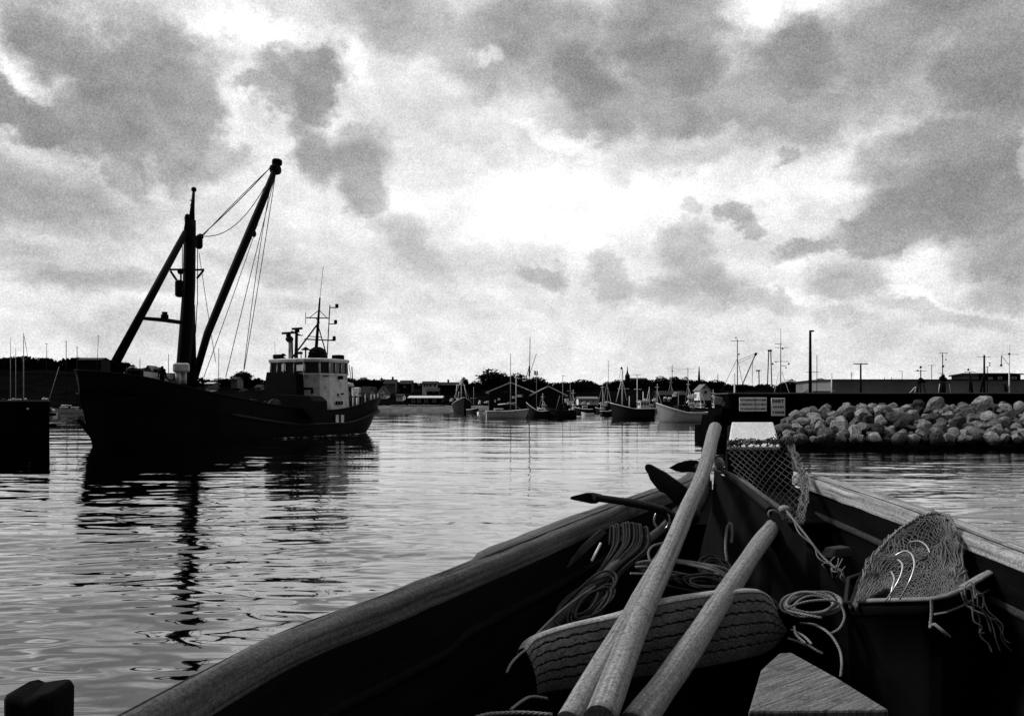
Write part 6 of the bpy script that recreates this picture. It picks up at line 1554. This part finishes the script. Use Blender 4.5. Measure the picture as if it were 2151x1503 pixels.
def crate():
    root = thing('fish_crate', 'dark plastic crate with a pale rim under the heaped net on the right', 'crate', W(1950, 1400, 2.2))
    C8 = [W(1776, 1266, 2.55), W(1850, 1264, 2.40), W(1950, 1262, 2.28), W(1985, 1256, 2.26), W(2020, 1242, 2.29), W(2060, 1218, 2.38), W(2096, 1200, 2.48), W(2090, 1192, 2.62), W(2040, 1192, 2.8), W(1930, 1190, 2.95), W(1840, 1196, 2.95), W(1782, 1215, 2.8)]
    rim = []
    for i in range(12):
        for k in range(6): rim.append(C8[i].lerp(C8[(i + 1) % 12], k / 6))
    zr = rim[12].z
    rim = [Vector((p.x, p.y, p.z)) for p in rim]
    mb = MB(); mb.tube(rim, .009, 8, closed=True, flat=.8); mb.build('rim', M['crate'], root)
    mb = MB(); mb.tube([p + Vector((0, -.004, .006)) for p in rim[4:40]], .0105, 8, flat=.7); mb.build('rim_edge', M['crate_rim'], root)
    mb = MB(); mb.tube([p + Vector((0, -.002, .010)) for p in rim[24:44]], .014, 8, flat=.5); mb.build('rim_corner', M['oar_wood'], root)  # paler strip stands in for the most brightly lit stretch of rim
    c = sum(rim, Vector()) / len(rim)
    rows = []
    for (dz, k) in ((0, 1.0), (-.035, 1.02), (-.04, .985), (-.2, .95), (-.36, .91)):
        r = [Vector((c.x + (p.x - c.x) * k, c.y + (p.y - c.y) * k, p.z + dz)) for p in rim]; rows.append(r + [r[0]])
    mb = MB(); mb.sheet(rows); mb.add(rows[-1][:-1], [tuple(range(len(rim)))]); mb.build('box', M['crate'], root)
    mb = MB(); mb.tube([rows[1][i] + Vector((0, 0, -.004)) for i in range(14, 40)], .004, 6); mb.build('lower_lip', M['crate_rim'], root)
    # white rope end on the crate front
    mb = MB(); mb.rope(catmull([W(1956, 1255, 2.2), W(1957, 1285, 2.2), W(1954, 1318, 2.19), W(1962, 1310, 2.17), W(1980, 1325, 2.16), W(1996, 1338, 2.15)], 6), .0045); mb.tube([W(1962, 1309, 2.16), W(1978, 1322, 2.15), W(1995, 1337, 2.14)], .0042, 8)
    o = mb.build('rope_end', M['rope'], loc=W(1960, 1310, 2.2)); tag(o, 'short pale rope hanging down the front of the dark crate', 'rope')
    # net heap
    rnd = random.Random(9)
    root = thing('net_heap', 'heap of fine fishing net piled high in the crate below the right rail', 'net', W(1930, 1230, 2.5))
    C = [(1796, 1262, 2.5), (1814, 1198, 2.62), (1868, 1128, 2.72), (1920, 1091, 2.75), (1962, 1078, 2.75), (1992, 1090, 2.7), (2008, 1130, 2.62), (2014, 1175, 2.55), (2026, 1212, 2.48), (2038, 1236, 2.44)]
    ridge = catmull([W(*p) for p in C], 8)
    fr0 = catmull([W(*p) for p in [(1805, 1262, 2.62), (1840, 1261, 2.56), (1880, 1260, 2.50), (1915, 1259, 2.45), (1940, 1258, 2.40), (1962, 1256, 2.37), (1985, 1252, 2.35), (2005, 1244, 2.35), (2022, 1236, 2.36), (2036, 1232, 2.38)]], 8)
    n = len(ridge)
    def S(u, v):
        x = u * (n - 1); i = min(int(x), n - 2); f = x - i
        a = ridge[i].lerp(ridge[i + 1], f); b = fr0[i].lerp(fr0[i + 1], f)
        p = a.lerp(b, v); p.y -= .05 * math.sin(v * PI)
        q = Vector((noise.noise(p * 9), noise.noise(p * 9 + Vector((7, 1, 2))), noise.noise(p * 9 + Vector((3, 8, 4))))) * .05 + Vector((0, noise.noise(p * 26) * .02, 0))
        return p + q * math.sin(min(1, v + .15) * PI)
    # core of packed netting
    mb = MB(); rows = [[S(i / 40, j / 14) + Vector((0, .03, -.012)) for j in range(15)] for i in range(41)]; mb.sheet(rows); mb.build('packed_netting', M['net_core'], root)
    mb = MB()
    for sgn in (1, -1):
        for k in range(-34, 80):
            pts = []
            for j in range(0, 61):
                v = j / 60; u = (k + sgn * v * 28) / 48 + .006 * math.sin(j * 1.3 + k)
                if 0 <= u <= 1: pts.append(S(u, v) + Vector((0, -.004, 0)) + Vector((rnd.gauss(0, .0012), 0, rnd.gauss(0, .0012))))
                elif len(pts) > 1: break
            if len(pts) > 3: mb.tube(pts, .0016, 4)
    mb.build('mesh', M['net_twine'], root)
    # back layer standing free against the rail, coarse and see-through at the top
    mb = MB()
    for q in range(22):
        u0 = rnd.uniform(.35, .75); pts = []
        for i in range(14):
            v = i / 13; pts.append(S(min(1, max(0, u0 + .06 * math.sin(v * 4 + q))), v * .7) + Vector((rnd.gauss(0, .003), -.008, rnd.gauss(0, .003))))
        mb.tube(catmull(pts, 2), .0022, 4)
    mb.build('folds', M['net_twine'], root)
    # bead-like laid edge line over the ridge
    mb = MB(); mb.rope([p + Vector((.0, -.012, .004)) for p in ridge[10:]], .0052, per=.03, strands=2)
    for q in range(5): mb.tube([p + Vector((rnd.gauss(0, .006), -.01 + rnd.gauss(0, .004), rnd.gauss(0, .006))) for p in ridge[6:]], .0018, 4)
    mb.build('edge_line', M['rope'], root)
    # steel wire bows
    for P in ([(1860, 1262, 2.25), (1880, 1232, 2.24), (1893, 1205, 2.25), (1895, 1185, 2.27), (1886, 1175, 2.3)], [(1890, 1258, 2.23), (1908, 1225, 2.22), (1918, 1200, 2.23), (1920, 1180, 2.25), (1914, 1163, 2.28), (1900, 1157, 2.32), (1880, 1166, 2.34)],
              [(1868, 1262, 2.24), (1874, 1235, 2.25), (1878, 1215, 2.27), (1872, 1200, 2.3)], [(1953, 1160, 2.33), (1945, 1145, 2.36), (1930, 1136, 2.4), (1910, 1138, 2.44)]):
        mb = MB(); mb.tube(catmull([W(*p) for p in P], 6), .0026, 6); mb.build('wire_bow', M['hook'], root)
    # strands spilling over the crate corner
    mb = MB()
    for q in range(8):
        x = rnd.uniform(2015, 2048); pts = [W(x, 1235 + rnd.uniform(-8, 8), 2.26)]
        for i in range(6): pts.append(pts[-1] + Vector((rnd.gauss(.012, .012), rnd.gauss(-.004, .006), rnd.gauss(-.022, .012))))
        mb.tube(catmull(pts, 3), rnd.uniform(.0015, .0035), 4)
    mb.build('spilled_strands', M['net_twine'], root)
crate()
